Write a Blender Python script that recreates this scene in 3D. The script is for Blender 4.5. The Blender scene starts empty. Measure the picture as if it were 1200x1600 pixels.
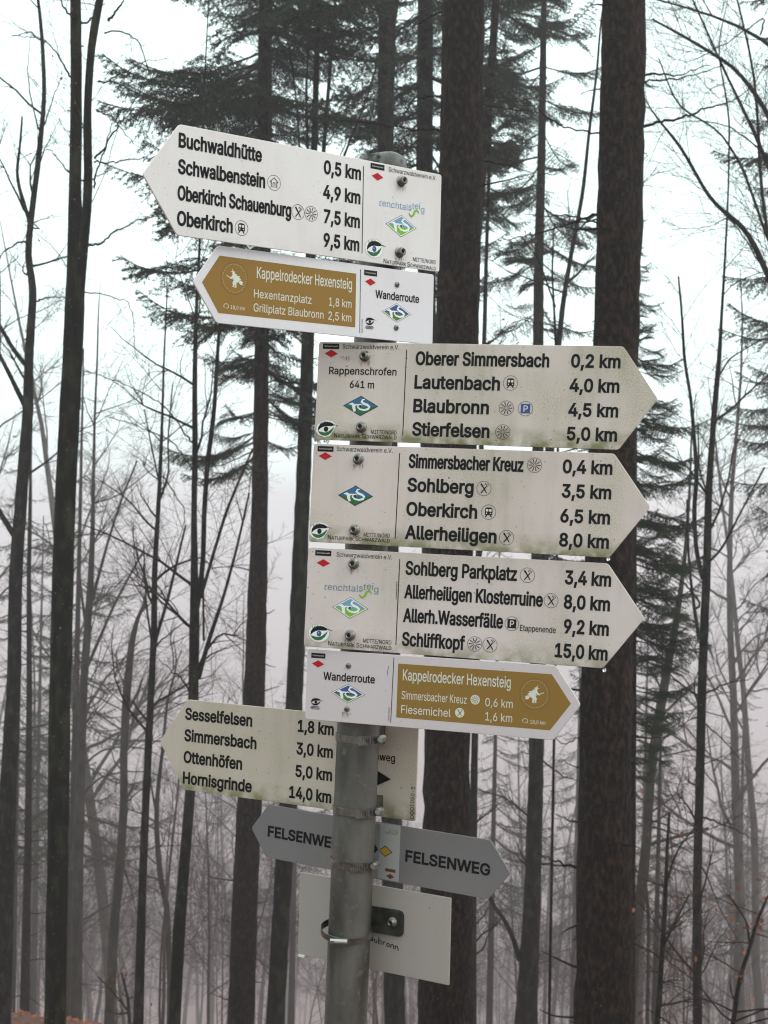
import bpy, bmesh, math, random
import numpy as np
from mathutils import Vector, Matrix
from mathutils.geometry import tessellate_polygon

random.seed(7)
RNG = np.random.default_rng(11)
SC = bpy.context.scene
COL = SC.collection

# ------------------------------------------------------------------ camera
CAM_Z = 1.9
FPX = 2200.0
ROLL = math.radians(1.25)
cam_d = bpy.data.cameras.new('camera')
cam = bpy.data.objects.new('camera', cam_d)
COL.objects.link(cam)
_c, _s = math.cos(ROLL), math.sin(ROLL)
cam.matrix_world = Matrix(((_c, -_s, 0, 0), (0, 0, -1, 0), (_s, _c, 0, CAM_Z), (0, 0, 0, 1)))
cam_d.sensor_fit = 'VERTICAL'
cam_d.sensor_height = 24.0
cam_d.sensor_width = 18.0
cam_d.lens = FPX / 1600.0 * 24.0
cam_d.clip_start = 0.05
cam_d.clip_end = 4000.0
cam_d.dof.use_dof = True
cam_d.dof.focus_distance = 2.12
cam_d.dof.aperture_fstop = 11.0
SC.camera = cam

# ------------------------------------------------------------------ overcast sky, weak soft sun
SKY_STRENGTH = 0.1
SUN_EL, SUN_AZ = math.radians(50), math.radians(122)   # azimuth from +Y towards +X
world = bpy.data.worlds.new('World')
SC.world = world
world.use_nodes = True
nt = world.node_tree
nt.nodes.clear()
wo = nt.nodes.new('ShaderNodeOutputWorld')
bg = nt.nodes.new('ShaderNodeBackground')
sky = nt.nodes.new('ShaderNodeTexSky')
sky.sky_type = 'NISHITA'
sky.sun_disc = False
sky.sun_elevation = SUN_EL
sky.sun_rotation = SUN_AZ
sky.air_density = 1.0
sky.dust_density = 6.0
mixn = nt.nodes.new('ShaderNodeMix')
mixn.data_type = 'RGBA'
mixn.inputs[0].default_value = 0.93
mixn.inputs[7].default_value = (14.0, 17.0, 16.6, 1.0)      # closed cloud deck
nt.links.new(sky.outputs[0], mixn.inputs[6])
nt.links.new(mixn.outputs[2], bg.inputs[0])
bg.inputs[1].default_value = SKY_STRENGTH
nt.links.new(bg.outputs[0], wo.inputs[0])

sun_d = bpy.data.lights.new('sun', 'SUN')
sun_d.energy = 1.5
sun_d.angle = math.radians(40)
sun_d.color = (1.0, 0.92, 0.84)
sun = bpy.data.objects.new('sun', sun_d)
COL.objects.link(sun)
_d = Vector((math.sin(SUN_AZ) * math.cos(SUN_EL), math.cos(SUN_AZ) * math.cos(SUN_EL), math.sin(SUN_EL)))
sun.rotation_euler = (-_d).to_track_quat('-Z', 'Y').to_euler()
sun.location = _d * 40

SC.view_settings.view_transform = 'Standard'
SC.view_settings.look = 'None'
SC.view_settings.exposure = 0.0
SC.view_settings.gamma = 1.0
SC.view_settings.use_curve_mapping = False
SC.cycles.volume_bounces = 2
SC.cycles.max_bounces = 6
SC.cycles.diffuse_bounces = 2
SC.cycles.glossy_bounces = 2
SC.cycles.filter_width = 1.15
SC.cycles.use_denoising = True
SC.cycles.denoiser = 'OPENIMAGEDENOISE'
SC.cycles.sample_clamp_indirect = 8.0

GLYPHS = {  # character: advance, outlines as x, y, x, y ... in thousandths of the letter size
 ' ': (188, []),
 ',': (188, [[38,-119,68,71,137,71,84,-119]]),
 '-': (453, [[337,244,337,188,114,188,114,244]]),
 '.': (188, [[95,-4,78,-1,63,9,53,24,50,41,53,59,63,73,78,83,95,87,113,83,128,73,138,59,141,41,138,24,128,9,113,-1]]),
 '/': (249, [[235,533,71,-76,14,-76,178,533]]),
 '0': (453, [[227,-7,174,1,130,24,95,62,69,113,53,178,48,254,53,330,69,395,95,447,130,484,174,508,227,516,279,508,323,484,358,447,384,395,400,330,405,254,400,178,384,113,359,62,323,24,279,1], [227,50,261,56,290,74,313,103,330,144,340,194,344,254,340,314,330,365,313,405,290,435,261,453,227,460,192,453,163,435,140,405,123,365,113,314,109,254,113,194,123,144,140,103,163,74,192,56]]),
 '1': (453, [[76,0,76,55,391,55,391,0], [276,509,276,0,212,0,212,448,209,448,86,358,86,427,198,509]]),
 '2': (453, [[64,0,64,47,234,229,282,282,311,327,318,348,320,371,317,397,308,419,293,436,273,449,250,457,224,460,196,457,172,447,153,433,139,413,130,390,127,362,66,362,71,405,86,442,111,473,143,496,182,511,225,516,268,511,306,497,337,474,361,445,376,411,381,372,378,345,371,318,357,290,336,259,267,180,153,60,153,57,389,57,389,0]]),
 '3': (453, [[218,-7,173,-3,133,10,98,30,70,57,52,91,44,132,109,132,115,107,126,87,144,71,165,59,191,52,219,50,248,53,275,61,297,74,315,93,325,116,329,145,326,172,316,196,299,217,275,234,242,244,201,248,157,248,157,299,288,448,288,452,70,452,70,509,372,509,372,461,211,278,211,289,264,288,308,276,344,253,371,222,387,186,393,145,387,103,370,66,344,36,309,12,266,-2]]),
 '4': (453, [[40,105,40,158,247,509,311,509,109,166,109,163,413,163,413,105], [282,0,282,121,282,146,282,318,343,318,343,0]]),
 '5': (453, [[221,-7,178,-2,140,11,108,32,83,60,66,93,60,130,122,130,127,108,138,89,154,73,173,60,196,52,221,50,250,53,276,64,298,82,314,104,324,131,328,162,324,193,314,221,297,244,275,262,248,273,218,277,167,268,145,258,128,246,67,253,96,509,366,509,366,452,151,452,134,301,136,301,155,315,178,325,203,331,229,334,263,330,294,321,321,306,345,285,364,260,379,231,388,199,391,163,385,117,369,76,343,41,309,15,268,-1]]),
 '6': (453, [[226,-7,182,-1,142,15,109,40,84,74,69,115,64,162,68,199,80,239,102,285,137,340,252,509,322,509,151,261,145,261,165,288,196,307,235,314,278,309,316,295,346,271,370,240,384,201,389,157,384,112,368,73,343,39,310,14,271,-2], [226,48,254,52,279,63,299,79,314,101,324,128,327,157,324,187,314,213,299,235,279,251,254,262,226,265,198,262,174,252,153,235,138,214,128,188,125,158,128,128,138,102,153,79,174,63,198,52]]),
 '7': (453, [[97,0,323,448,323,452,62,452,62,509,391,509,391,449,165,0]]),
 '8': (453, [[226,-7,178,-2,136,11,101,33,74,62,57,96,52,135,55,166,65,195,81,220,101,241,125,256,153,265,153,267,119,282,93,308,76,342,70,380,75,417,90,450,114,477,146,498,184,511,226,516,269,511,306,498,337,477,361,450,377,417,382,380,376,342,359,308,333,282,300,267,300,265,327,256,351,241,372,220,387,195,397,166,401,135,395,96,378,62,352,33,317,11,275,-2], [226,49,258,52,285,60,307,74,323,91,333,113,337,139,333,165,322,189,305,208,283,223,256,232,226,235,196,232,169,223,147,208,130,189,119,165,115,139,119,113,129,91,145,74,167,60,195,52], [226,290,252,292,274,300,293,313,307,330,316,351,319,376,316,399,308,420,294,437,275,449,252,457,226,460,200,457,177,449,159,437,145,420,136,399,133,376,136,351,145,330,159,313,178,300,201,292]]),
 '9': (453, [[226,516,271,510,310,494,343,468,368,434,384,393,389,347,385,309,373,270,350,224,315,168,200,0,130,0,301,248,307,248,287,221,257,202,218,195,175,199,137,214,106,237,83,269,68,307,64,352,69,397,85,436,110,469,143,494,182,510], [226,460,199,457,174,446,154,429,138,407,129,381,125,352,129,322,138,295,154,274,174,257,199,247,226,243,254,247,279,257,299,273,314,295,324,321,327,350,324,381,314,407,299,429,279,446,254,457]]),
 'A': (480, [[16,0,201,509,276,509,463,0,395,0,287,302,264,372,232,478,245,478,213,371,191,302,85,0], [110,142,110,199,370,199,370,142]]),
 'B': (456, [[60,0,60,509,241,509,289,504,329,491,359,469,381,442,394,410,398,374,395,344,387,320,373,301,356,286,315,267,315,262,339,257,363,245,385,227,402,203,414,173,418,136,413,100,400,67,377,39,344,18,301,4,247,0], [125,57,245,57,296,63,330,80,349,105,355,137,352,161,342,184,327,203,306,218,279,228,248,231,125,231], [125,285,238,285,265,288,288,296,308,309,323,326,333,348,336,372,330,403,313,429,283,446,240,452,125,452]]),
 'C': (510, [[267,-7,205,1,150,25,104,63,70,115,48,179,40,254,48,329,70,393,104,445,150,484,205,508,267,516,305,513,340,504,373,490,402,471,427,447,448,418,463,385,473,348,408,348,401,373,389,395,357,428,315,449,267,456,223,450,184,432,150,403,125,364,109,314,103,254,109,194,125,145,151,105,184,76,223,59,267,53,315,60,357,81,389,114,408,160,473,160,463,124,448,91,428,62,402,38,373,19,341,5,305,-4]]),
 'D': (502, [[219,0,96,0,96,57,215,57,272,63,318,81,354,110,379,149,394,198,399,255,394,312,379,361,354,399,320,428,275,446,221,452,93,452,93,509,225,509,294,501,353,478,385,455,412,426,433,391,455,329,462,255,455,181,433,119,411,83,384,54,351,31,291,8], [125,509,125,0,60,0,60,509]]),
 'E': (419, [[60,0,60,509,372,509,372,452,125,452,125,286,355,286,355,229,125,229,125,57,375,57,375,0]]),
 'F': (410, [[60,0,60,509,369,509,369,452,125,452,125,278,346,278,346,221,125,221,125,0]]),
 'G': (520, [[269,-7,205,1,149,25,104,64,69,116,47,179,40,254,47,329,69,393,103,445,149,484,203,508,265,516,304,513,340,504,374,489,403,469,429,445,449,416,465,384,474,349,408,349,387,393,356,427,315,448,265,456,222,450,183,432,150,404,125,364,109,314,103,254,109,194,125,145,151,105,184,76,224,59,269,53,309,57,345,71,374,93,396,123,410,160,415,202,434,199,283,199,283,256,478,256,478,200,471,141,451,91,419,50,377,19,326,0]]),
 'H': (517, [[60,0,60,509,125,509,125,289,392,289,392,509,457,509,457,0,392,0,392,232,125,232,125,0]]),
 'I': (300, [[31,0,31,57,118,57,118,452,31,452,31,509,269,509,269,452,183,452,183,57,269,57,269,0]]),
 'K': (467, [[104,145,104,216,139,261,174,303,212,344,364,509,448,509,231,276,228,276], [60,0,60,509,125,509,125,334,124,225,125,193,125,0], [372,0,188,259,228,309,449,0]]),
 'L': (393, [[60,0,60,509,125,509,125,57,361,57,361,0]]),
 'M': (628, [[60,0,60,509,152,509,277,187,287,159,299,123,311,84,322,49,307,49,318,83,330,121,342,158,352,187,476,509,568,509,568,0,504,0,504,291,504,327,505,369,506,413,507,457,513,457,498,409,482,363,467,322,456,291,342,0,286,0,170,291,159,321,145,361,129,408,112,457,119,457,120,416,121,372,122,328,122,291,122,0]]),
 'N': (523, [[60,0,60,509,136,509,343,183,363,151,388,107,414,55,405,54,401,108,399,157,399,195,399,509,463,509,463,0,387,0,202,290,177,331,148,381,108,452,119,454,122,384,124,328,125,291,125,0]]),
 'O': (533, [[267,-7,205,1,150,25,105,63,70,115,48,179,40,254,48,329,70,393,105,445,150,484,205,508,267,516,329,508,384,484,429,445,464,393,486,329,493,254,486,179,464,115,429,63,384,25,329,1], [267,53,310,59,349,76,383,105,408,144,425,194,430,254,425,314,408,365,383,404,349,433,310,450,267,456,223,450,184,433,151,404,125,364,109,314,103,254,109,194,125,144,151,105,184,76,223,59]]),
 'P': (445, [[60,0,60,509,235,509,289,503,332,487,366,462,390,430,404,391,409,348,404,304,390,265,366,233,332,207,289,191,235,186,109,186,109,242,233,242,269,246,297,256,318,272,333,294,342,319,344,348,342,376,333,402,318,423,297,439,268,449,232,452,125,452,125,0]]),
 'R': (449, [[60,0,60,509,236,509,290,504,333,489,367,465,390,433,405,395,409,352,405,309,390,271,367,240,333,217,289,203,236,198,96,198,96,255,234,255,269,258,298,267,319,281,334,300,342,324,345,352,342,380,334,405,319,425,298,440,269,449,233,452,125,452,125,0], [353,0,230,229,303,229,428,0]]),
 'S': (447, [[224,-9,172,-4,128,9,91,31,64,60,46,96,38,137,104,137,110,110,123,88,142,71,166,59,194,52,224,49,257,52,286,60,311,74,329,92,341,114,346,139,342,161,332,179,316,193,296,205,245,222,184,239,128,260,86,289,67,313,56,341,52,372,58,413,75,448,102,476,138,498,180,511,227,516,275,511,316,498,351,476,377,449,394,415,401,378,337,378,326,412,302,437,267,453,225,459,194,456,167,448,145,435,129,418,118,398,115,376,119,352,131,334,148,319,169,308,212,293,264,279,312,264,359,238,379,220,395,198,405,171,408,139,403,99,386,64,360,34,323,11,278,-4]]),
 'T': (449, [[32,452,32,509,417,509,417,452,257,452,257,0,193,0,193,452]]),
 'U': (517, [[259,-8,203,-2,154,15,114,43,85,80,66,124,60,173,60,509,124,509,124,178,128,144,141,113,160,87,187,68,220,56,259,52,298,56,331,68,357,87,377,113,389,144,393,178,393,509,457,509,457,173,451,124,433,80,403,43,363,15,315,-2]]),
 'V': (480, [[204,0,16,509,84,509,192,206,215,137,248,31,235,31,267,138,290,206,395,509,463,509,278,0]]),
 'W': (686, [[155,0,16,509,82,509,163,196,175,145,187,94,197,40,189,40,200,94,211,145,224,196,306,509,380,509,462,196,474,145,486,94,497,40,488,40,499,94,510,145,523,196,603,509,670,509,530,0,455,0,368,323,351,391,336,475,350,475,335,395,318,323,230,0]]),
 'X': (474, [[18,0,217,284,217,236,29,509,104,509,178,400,204,361,223,329,243,292,232,292,252,329,272,361,298,400,374,509,446,509,259,239,259,287,456,0,382,0,292,129,268,165,250,195,230,231,244,231,225,196,206,166,182,129,91,0]]),
 'Y': (472, [[203,0,203,208,16,509,91,509,192,344,222,292,250,230,224,230,251,293,280,344,381,509,455,509,268,208,268,0]]),
 'Z': (438, [[42,0,42,46,273,385,306,431,341,476,348,454,285,452,223,452,40,452,40,509,397,509,397,462,169,129,134,81,97,33,90,54,152,57,214,57,399,57,399,0]]),
 'a': (389, [[160,-9,126,-5,94,5,68,22,48,45,35,73,30,108,34,138,43,161,58,179,78,193,125,211,178,220,234,227,265,235,273,243,276,255,276,257,273,279,267,297,256,311,240,322,220,329,196,331,171,329,149,322,118,301,100,274,41,291,57,322,79,346,104,364,133,375,163,382,194,384,239,379,286,360,306,343,322,320,333,290,337,251,337,0,277,0,277,52,272,52,252,25,215,1,190,-6], [170,45,202,49,228,59,248,74,263,93,272,115,276,138,276,190,259,182,231,176,200,171,175,168,134,159,117,150,103,139,95,124,92,105,94,87,102,72,114,61,130,52]]),
 'b': (424, [[229,-8,198,-5,172,4,138,31,118,59,112,59,112,0,53,0,53,509,114,509,114,319,118,319,137,346,171,373,197,381,229,384,274,378,313,361,345,332,370,293,385,245,390,189,385,133,370,84,346,45,313,16,274,-2], [220,47,253,51,279,66,301,88,316,117,325,151,328,189,325,227,316,261,301,290,280,311,253,325,220,330,188,325,161,312,140,291,125,263,116,229,113,189,116,150,125,115,140,86,162,65,188,51]]),
 'c': (396, [[207,-8,159,-2,117,16,82,46,56,85,40,133,34,187,40,243,56,291,82,330,117,360,159,378,207,384,260,377,305,356,340,322,362,277,303,262,290,289,270,311,242,325,207,330,173,325,145,310,124,287,108,258,99,224,96,187,99,151,108,117,124,89,145,66,173,51,207,46,243,52,271,66,292,89,304,117,363,102,354,78,341,56,306,21,261,-1]]),
 'd': (424, [[195,-8,151,-2,111,16,79,45,55,84,39,133,34,189,39,245,55,293,79,332,112,361,151,378,196,384,228,381,253,373,287,346,306,319,311,319,311,509,372,509,372,0,313,0,313,59,307,59,287,31,252,4,227,-5], [205,47,236,51,263,65,284,86,299,115,309,150,312,189,309,229,300,263,284,291,263,312,237,325,205,330,172,325,145,311,124,290,108,261,99,227,96,189,99,151,109,117,124,88,145,66,172,51]]),
 'e': (404, [[212,-8,161,-2,117,16,82,46,56,85,40,132,34,187,39,242,55,290,81,329,115,359,157,378,205,384,236,382,266,374,294,361,319,341,341,315,357,282,368,242,371,194,371,169,75,169,75,221,338,221,310,202,307,237,298,269,283,294,263,314,237,326,205,330,173,326,146,313,125,294,109,270,99,241,96,211,96,178,100,139,110,106,128,80,151,61,179,50,212,46,254,53,285,73,306,105,365,91,353,63,335,39,311,19,283,4,249,-5]]),
 'f': (254, [[228,379,228,327,6,327,6,379], [81,0,81,432,84,461,96,486,113,505,135,519,161,527,187,530,222,527,243,521,227,468,215,472,195,474,171,470,154,460,145,443,142,419,142,0]]),
 'g': (425, [[207,-151,168,-148,134,-140,105,-127,82,-110,64,-91,51,-69,101,-41,122,-66,154,-88,178,-95,207,-97,249,-92,282,-75,298,-58,308,-34,311,-6,311,68,306,68,287,41,252,16,227,8,195,5,152,10,113,27,80,53,55,90,39,136,34,191,39,246,55,293,80,332,112,361,152,378,196,384,228,382,253,373,288,346,308,319,313,319,313,379,372,379,372,-9,367,-54,350,-90,324,-117,291,-136,251,-147], [205,59,237,63,264,75,285,95,300,121,309,154,312,193,309,231,300,264,285,291,264,312,237,325,205,330,172,325,145,312,124,290,109,262,99,229,96,193,99,155,109,123,124,96,145,76,172,63]]),
 'h': (410, [[114,227,114,0,53,0,53,509,114,509,114,287,102,287,124,332,152,362,187,379,227,384,264,380,295,369,321,349,341,321,353,285,357,240,357,0,296,0,296,235,290,275,273,304,246,323,210,329,184,326,161,317,141,303,126,283,117,257]]),
 'i': (167, [[53,0,53,379,114,379,114,0], [84,443,67,446,54,455,44,468,41,483,44,499,54,512,67,521,84,524,100,521,114,512,123,499,126,483,123,468,114,455,100,446]]),
 'k': (381, [[110,137,110,212,121,212,284,379,360,379,184,199,177,199], [53,0,53,509,114,509,114,0], [294,0,148,186,191,229,372,0]]),
 'l': (189, [[139,-2,101,3,74,20,58,47,53,84,53,509,114,509,114,99,115,77,120,62,130,54,146,52,160,53,170,54,181,3,162,-1]]),
 'm': (610, [[53,0,53,379,112,379,112,295,108,295,118,323,132,346,151,363,172,376,195,384,219,386,257,380,287,361,309,331,321,295,312,295,322,321,337,343,357,361,381,375,407,383,437,386,468,383,497,372,522,354,541,328,553,296,557,255,557,0,496,0,496,254,490,289,473,313,447,326,419,330,395,328,374,320,358,307,345,290,338,270,335,247,335,0,274,0,274,260,269,288,253,311,229,326,199,330,178,328,158,320,140,307,126,289,117,266,114,238,114,0]]),
 'n': (410, [[114,227,114,0,53,0,53,379,112,379,112,287,102,287,124,332,152,362,187,379,227,384,264,380,295,369,321,349,341,321,353,285,357,240,357,0,296,0,296,235,290,275,273,304,246,323,210,329,184,326,161,317,141,303,126,283,117,257]]),
 'o': (415, [[207,-8,159,-2,117,16,82,46,56,85,40,133,34,187,40,243,56,291,82,330,117,360,159,378,207,384,256,378,299,360,333,330,359,291,376,243,381,187,376,133,359,85,333,46,299,16,256,-2], [207,46,242,51,270,66,292,89,307,117,316,151,319,187,316,224,307,258,292,287,270,310,242,325,207,330,173,325,145,310,124,287,108,258,99,224,96,187,99,151,108,117,124,89,145,66,173,51]]),
 'p': (424, [[53,-143,53,379,112,379,112,319,118,319,137,346,171,373,197,381,229,384,274,378,313,361,345,332,370,293,385,245,390,189,385,133,370,84,346,45,313,16,274,-2,229,-8,198,-5,173,4,138,31,118,59,114,59,114,-143], [220,47,253,51,279,66,301,88,316,117,325,151,328,189,325,227,316,261,301,290,280,311,253,325,220,330,188,325,161,312,140,291,125,263,116,229,113,189,116,150,125,115,140,86,162,65,188,51]]),
 'r': (259, [[53,0,53,379,112,379,112,321,115,321,130,347,152,367,181,380,213,385,229,384,243,384,243,322,230,324,207,326,182,323,159,315,140,301,126,284,117,262,114,237,114,0]]),
 's': (365, [[182,-8,145,-5,112,3,84,18,62,38,45,63,36,94,94,107,105,79,124,60,150,49,181,45,217,50,244,62,262,81,268,103,265,121,254,136,237,147,212,155,149,170,104,186,72,208,53,237,47,274,51,305,65,332,87,354,115,370,149,381,187,384,223,381,254,372,279,358,299,339,314,316,324,290,268,277,258,298,243,316,219,328,187,333,156,329,131,317,114,299,109,277,112,258,124,243,144,232,172,223,229,209,275,194,306,171,325,142,331,107,326,75,312,47,290,24,260,6,223,-5]]),
 't': (227, [[204,379,204,327,6,327,6,379], [65,471,126,471,126,98,128,76,136,61,150,53,170,50,185,51,202,54,213,2,192,-3,168,-4,125,2,92,21,72,52,65,93]]),
 'u': (410, [[182,-5,146,-1,115,11,89,31,69,59,57,95,53,139,53,379,114,379,114,144,119,105,137,75,164,56,200,50,226,53,249,62,268,77,283,97,293,122,296,153,296,379,357,379,357,0,298,0,298,92,307,92,286,47,257,17,222,0]]),
 'v': (389, [[163,0,17,379,84,379,165,155,187,87,206,21,184,21,203,87,224,155,305,379,371,379,226,0]]),
 'w': (567, [[138,0,23,379,87,379,133,214,154,137,175,41,165,41,186,135,206,214,252,379,316,379,362,214,382,136,402,41,391,41,413,135,434,214,480,379,545,379,429,0,368,0,319,172,305,225,291,280,277,338,291,338,277,280,263,225,248,172,199,0]]),
 'x': (379, [[21,0,171,218,171,171,29,379,100,379,147,306,179,253,207,206,175,206,202,253,233,306,282,379,352,379,209,169,209,214,358,0,287,0,231,85,200,136,173,182,205,182,178,136,148,85,91,0]]),
 'y': (389, [[47,-139,61,-86,71,-87,104,-89,118,-84,130,-74,141,-58,151,-36,163,-1,17,379,84,379,165,155,187,87,206,21,184,21,202,87,224,155,305,379,371,379,204,-58,177,-107,159,-124,139,-136,117,-143,91,-145,65,-143]]),
 'z': (380, [[42,0,42,46,254,320,254,323,48,323,48,379,333,379,333,331,126,60,126,56,339,56,339,0]]),
 'ä': (389, [[160,-9,126,-5,94,5,68,22,48,45,35,73,30,108,34,138,43,161,58,179,78,193,125,211,178,220,234,227,265,235,273,243,276,255,276,257,273,279,267,297,256,311,240,322,220,329,196,331,171,329,149,322,118,301,100,274,41,291,57,322,79,346,104,364,133,375,163,382,194,384,239,379,286,360,306,343,322,320,333,290,337,251,337,0,277,0,277,52,272,52,252,25,215,1,190,-6], [170,45,202,49,228,59,248,74,263,93,272,115,276,138,276,190,259,182,231,176,200,171,175,168,134,159,117,150,103,139,95,124,92,105,94,87,102,72,114,61,130,52], [261,443,246,446,233,455,224,468,221,483,224,499,233,512,246,520,261,523,277,520,290,512,299,499,301,483,299,468,290,455,277,446], [117,443,102,446,89,455,80,468,77,483,80,499,89,512,102,520,117,523,133,520,146,512,155,499,158,483,155,468,146,455,133,446]]),
 'ö': (415, [[207,-8,159,-2,117,16,82,46,56,85,40,133,34,187,40,243,56,291,82,330,117,360,159,378,207,384,256,378,299,360,333,330,359,291,376,243,381,187,376,133,359,85,333,46,299,16,256,-2], [207,46,242,51,270,66,292,89,307,117,316,151,319,187,316,224,307,258,292,287,270,310,242,325,207,330,173,325,145,310,124,287,108,258,99,224,96,187,99,151,108,117,124,89,145,66,173,51], [279,443,264,446,251,455,242,468,239,483,242,499,251,512,264,520,279,523,295,520,308,512,317,499,320,483,317,468,308,455,295,446], [136,443,120,446,107,455,98,468,95,483,98,499,107,512,120,520,136,523,151,520,164,512,173,499,176,483,173,468,164,455,151,446]]),
 'ü': (410, [[182,-5,146,-1,115,11,89,31,69,59,57,95,53,139,53,379,114,379,114,144,119,105,137,75,164,56,200,50,226,53,249,62,268,77,283,97,293,122,296,153,296,379,357,379,357,0,298,0,298,92,307,92,286,47,257,17,222,0], [277,443,261,446,248,455,239,468,236,483,239,499,248,512,261,520,277,523,292,520,305,512,314,499,317,483,314,468,305,455,292,446], [133,443,118,446,104,455,96,468,93,483,96,499,104,512,118,520,133,523,149,520,162,512,170,499,173,483,170,468,162,455,149,446]]),
}

# ------------------------------------------------------------------ helpers
def W(px, py, z):
    """point seen at (px, py) of the 1200x1600 frame, z metres away"""
    x = (px - 600.0) / FPX * z
    y = (800.0 - py) / FPX * z
    return np.array([_c * x - _s * y, z, _s * x + _c * y + CAM_Z])

def tag(o, label=None, cat=None, group=None, kind=None):
    if label: o['label'] = label
    if cat: o['category'] = cat
    if group: o['group'] = group
    if kind: o['kind'] = kind
    return o

def empty(name, loc=(0, 0, 0)):
    o = bpy.data.objects.new(name, None)
    o.empty_display_size = 0.1
    o.location = loc
    COL.objects.link(o)
    return o

def link(name, me, parent=None):
    o = bpy.data.objects.new(name, me)
    COL.objects.link(o)
    if parent is not None:
        o.parent = parent
    return o

class MB:
    """collects quads as numpy arrays, builds one mesh"""
    def __init__(s):
        s.v, s.f, s.m, s.n = [], [], [], 0
    def add(s, v, f, mi=0):
        v = np.asarray(v, np.float32); f = np.asarray(f, np.int32)
        s.v.append(v); s.f.append(f + s.n); s.n += len(v)
        s.m.append(np.full(len(f), mi, np.int32))
    def tube(s, pts, rad, sides=6, mi=0, jitter=0.0):
        pts = np.asarray(pts, float); n = len(pts)
        rad = np.asarray(rad, float) * np.ones(n)
        t = np.gradient(pts, axis=0); t /= np.linalg.norm(t, axis=1)[:, None] + 1e-9
        ref = np.array([0, 1.0, 0]) if abs(t[0][1]) < 0.8 else np.array([1.0, 0, 0])
        a = np.cross(t, ref); a /= np.linalg.norm(a, axis=1)[:, None] + 1e-9
        b = np.cross(t, a)
        ang = np.arange(sides) * 2 * math.pi / sides
        r = rad[:, None] * np.ones((n, sides))
        if jitter: r = r * (1 + RNG.normal(0, jitter, (n, sides)))
        v = pts[:, None, :] + r[..., None] * (np.cos(ang)[None, :, None] * a[:, None, :] + np.sin(ang)[None, :, None] * b[:, None, :])
        i = np.arange(n - 1)[:, None] * sides; j = np.arange(sides)[None, :]; k = (j + 1) % sides
        f = np.stack([i + j, i + k, i + sides + k, i + sides + j], -1).reshape(-1, 4)
        s.add(v.reshape(-1, 3), f, mi)
    def inst(s, tv, tf, mats, mi=0):
        """template copied by an (n,4,4) stack of matrices"""
        mats = np.asarray(mats, float)
        if len(mats) == 0: return
        v = np.einsum('nij,vj->nvi', mats[:, :3, :3], tv) + mats[:, None, :3, 3]
        f = tf[None] + (np.arange(len(mats)) * len(tv))[:, None, None]
        s.add(v.reshape(-1, 3), f.reshape(-1, 4), mi)
    def build(s, name, mats, smooth=True):
        me = bpy.data.meshes.new(name)
        if s.v:
            v = np.concatenate(s.v); f = np.concatenate(s.f); m = np.concatenate(s.m)
            me.vertices.add(len(v)); me.vertices.foreach_set('co', v.ravel())
            me.loops.add(f.size); me.loops.foreach_set('vertex_index', f.ravel())
            me.polygons.add(len(f))
            me.polygons.foreach_set('loop_start', np.arange(0, f.size, 4, dtype=np.int32))
            me.polygons.foreach_set('loop_total', np.full(len(f), 4, np.int32))
            me.polygons.foreach_set('material_index', m)
            me.polygons.foreach_set('use_smooth', np.full(len(f), smooth))
        for x in (mats if isinstance(mats, (list, tuple)) else [mats]): me.materials.append(x)
        me.update(calc_edges=True)
        return me

def frames(pos, dirs, scale, up=None, roll=None):
    """matrices whose +X runs along dirs"""
    pos = np.asarray(pos, float).reshape(-1, 3); d = np.asarray(dirs, float).reshape(-1, 3)
    n = len(pos)
    d = d / (np.linalg.norm(d, axis=1)[:, None] + 1e-9)
    u = np.tile(np.array([0, 0, 1.0]), (n, 1)) if up is None else np.asarray(up, float)
    side = np.cross(u, d); nn = np.linalg.norm(side, axis=1)[:, None]
    side = np.where(nn > 1e-3, side / (nn + 1e-9), np.array([0, 1.0, 0]))
    w = np.cross(d, side)
    if roll is not None:
        c, s_ = np.cos(roll)[:, None], np.sin(roll)[:, None]
        side, w = side * c + w * s_, w * c - side * s_
    M = np.zeros((n, 4, 4)); sc = np.asarray(scale, float).reshape(-1, 1) * np.ones((n, 1))
    M[:, :3, 0] = d * sc; M[:, :3, 1] = side * sc; M[:, :3, 2] = w * sc; M[:, :3, 3] = pos; M[:, 3, 3] = 1
    return M

# ------------------------------------------------------------------ materials
def mat(name, col=(0.5, 0.5, 0.5), rough=0.6, metal=0.0, spec=0.5):
    m = bpy.data.materials.new(name); m.use_nodes = True
    b = m.node_tree.nodes['Principled BSDF']
    b.inputs['Base Color'].default_value = (*col, 1)
    b.inputs['Roughness'].default_value = rough
    b.inputs['Metallic'].default_value = metal
    b.inputs['Specular IOR Level'].default_value = spec
    return m

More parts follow.
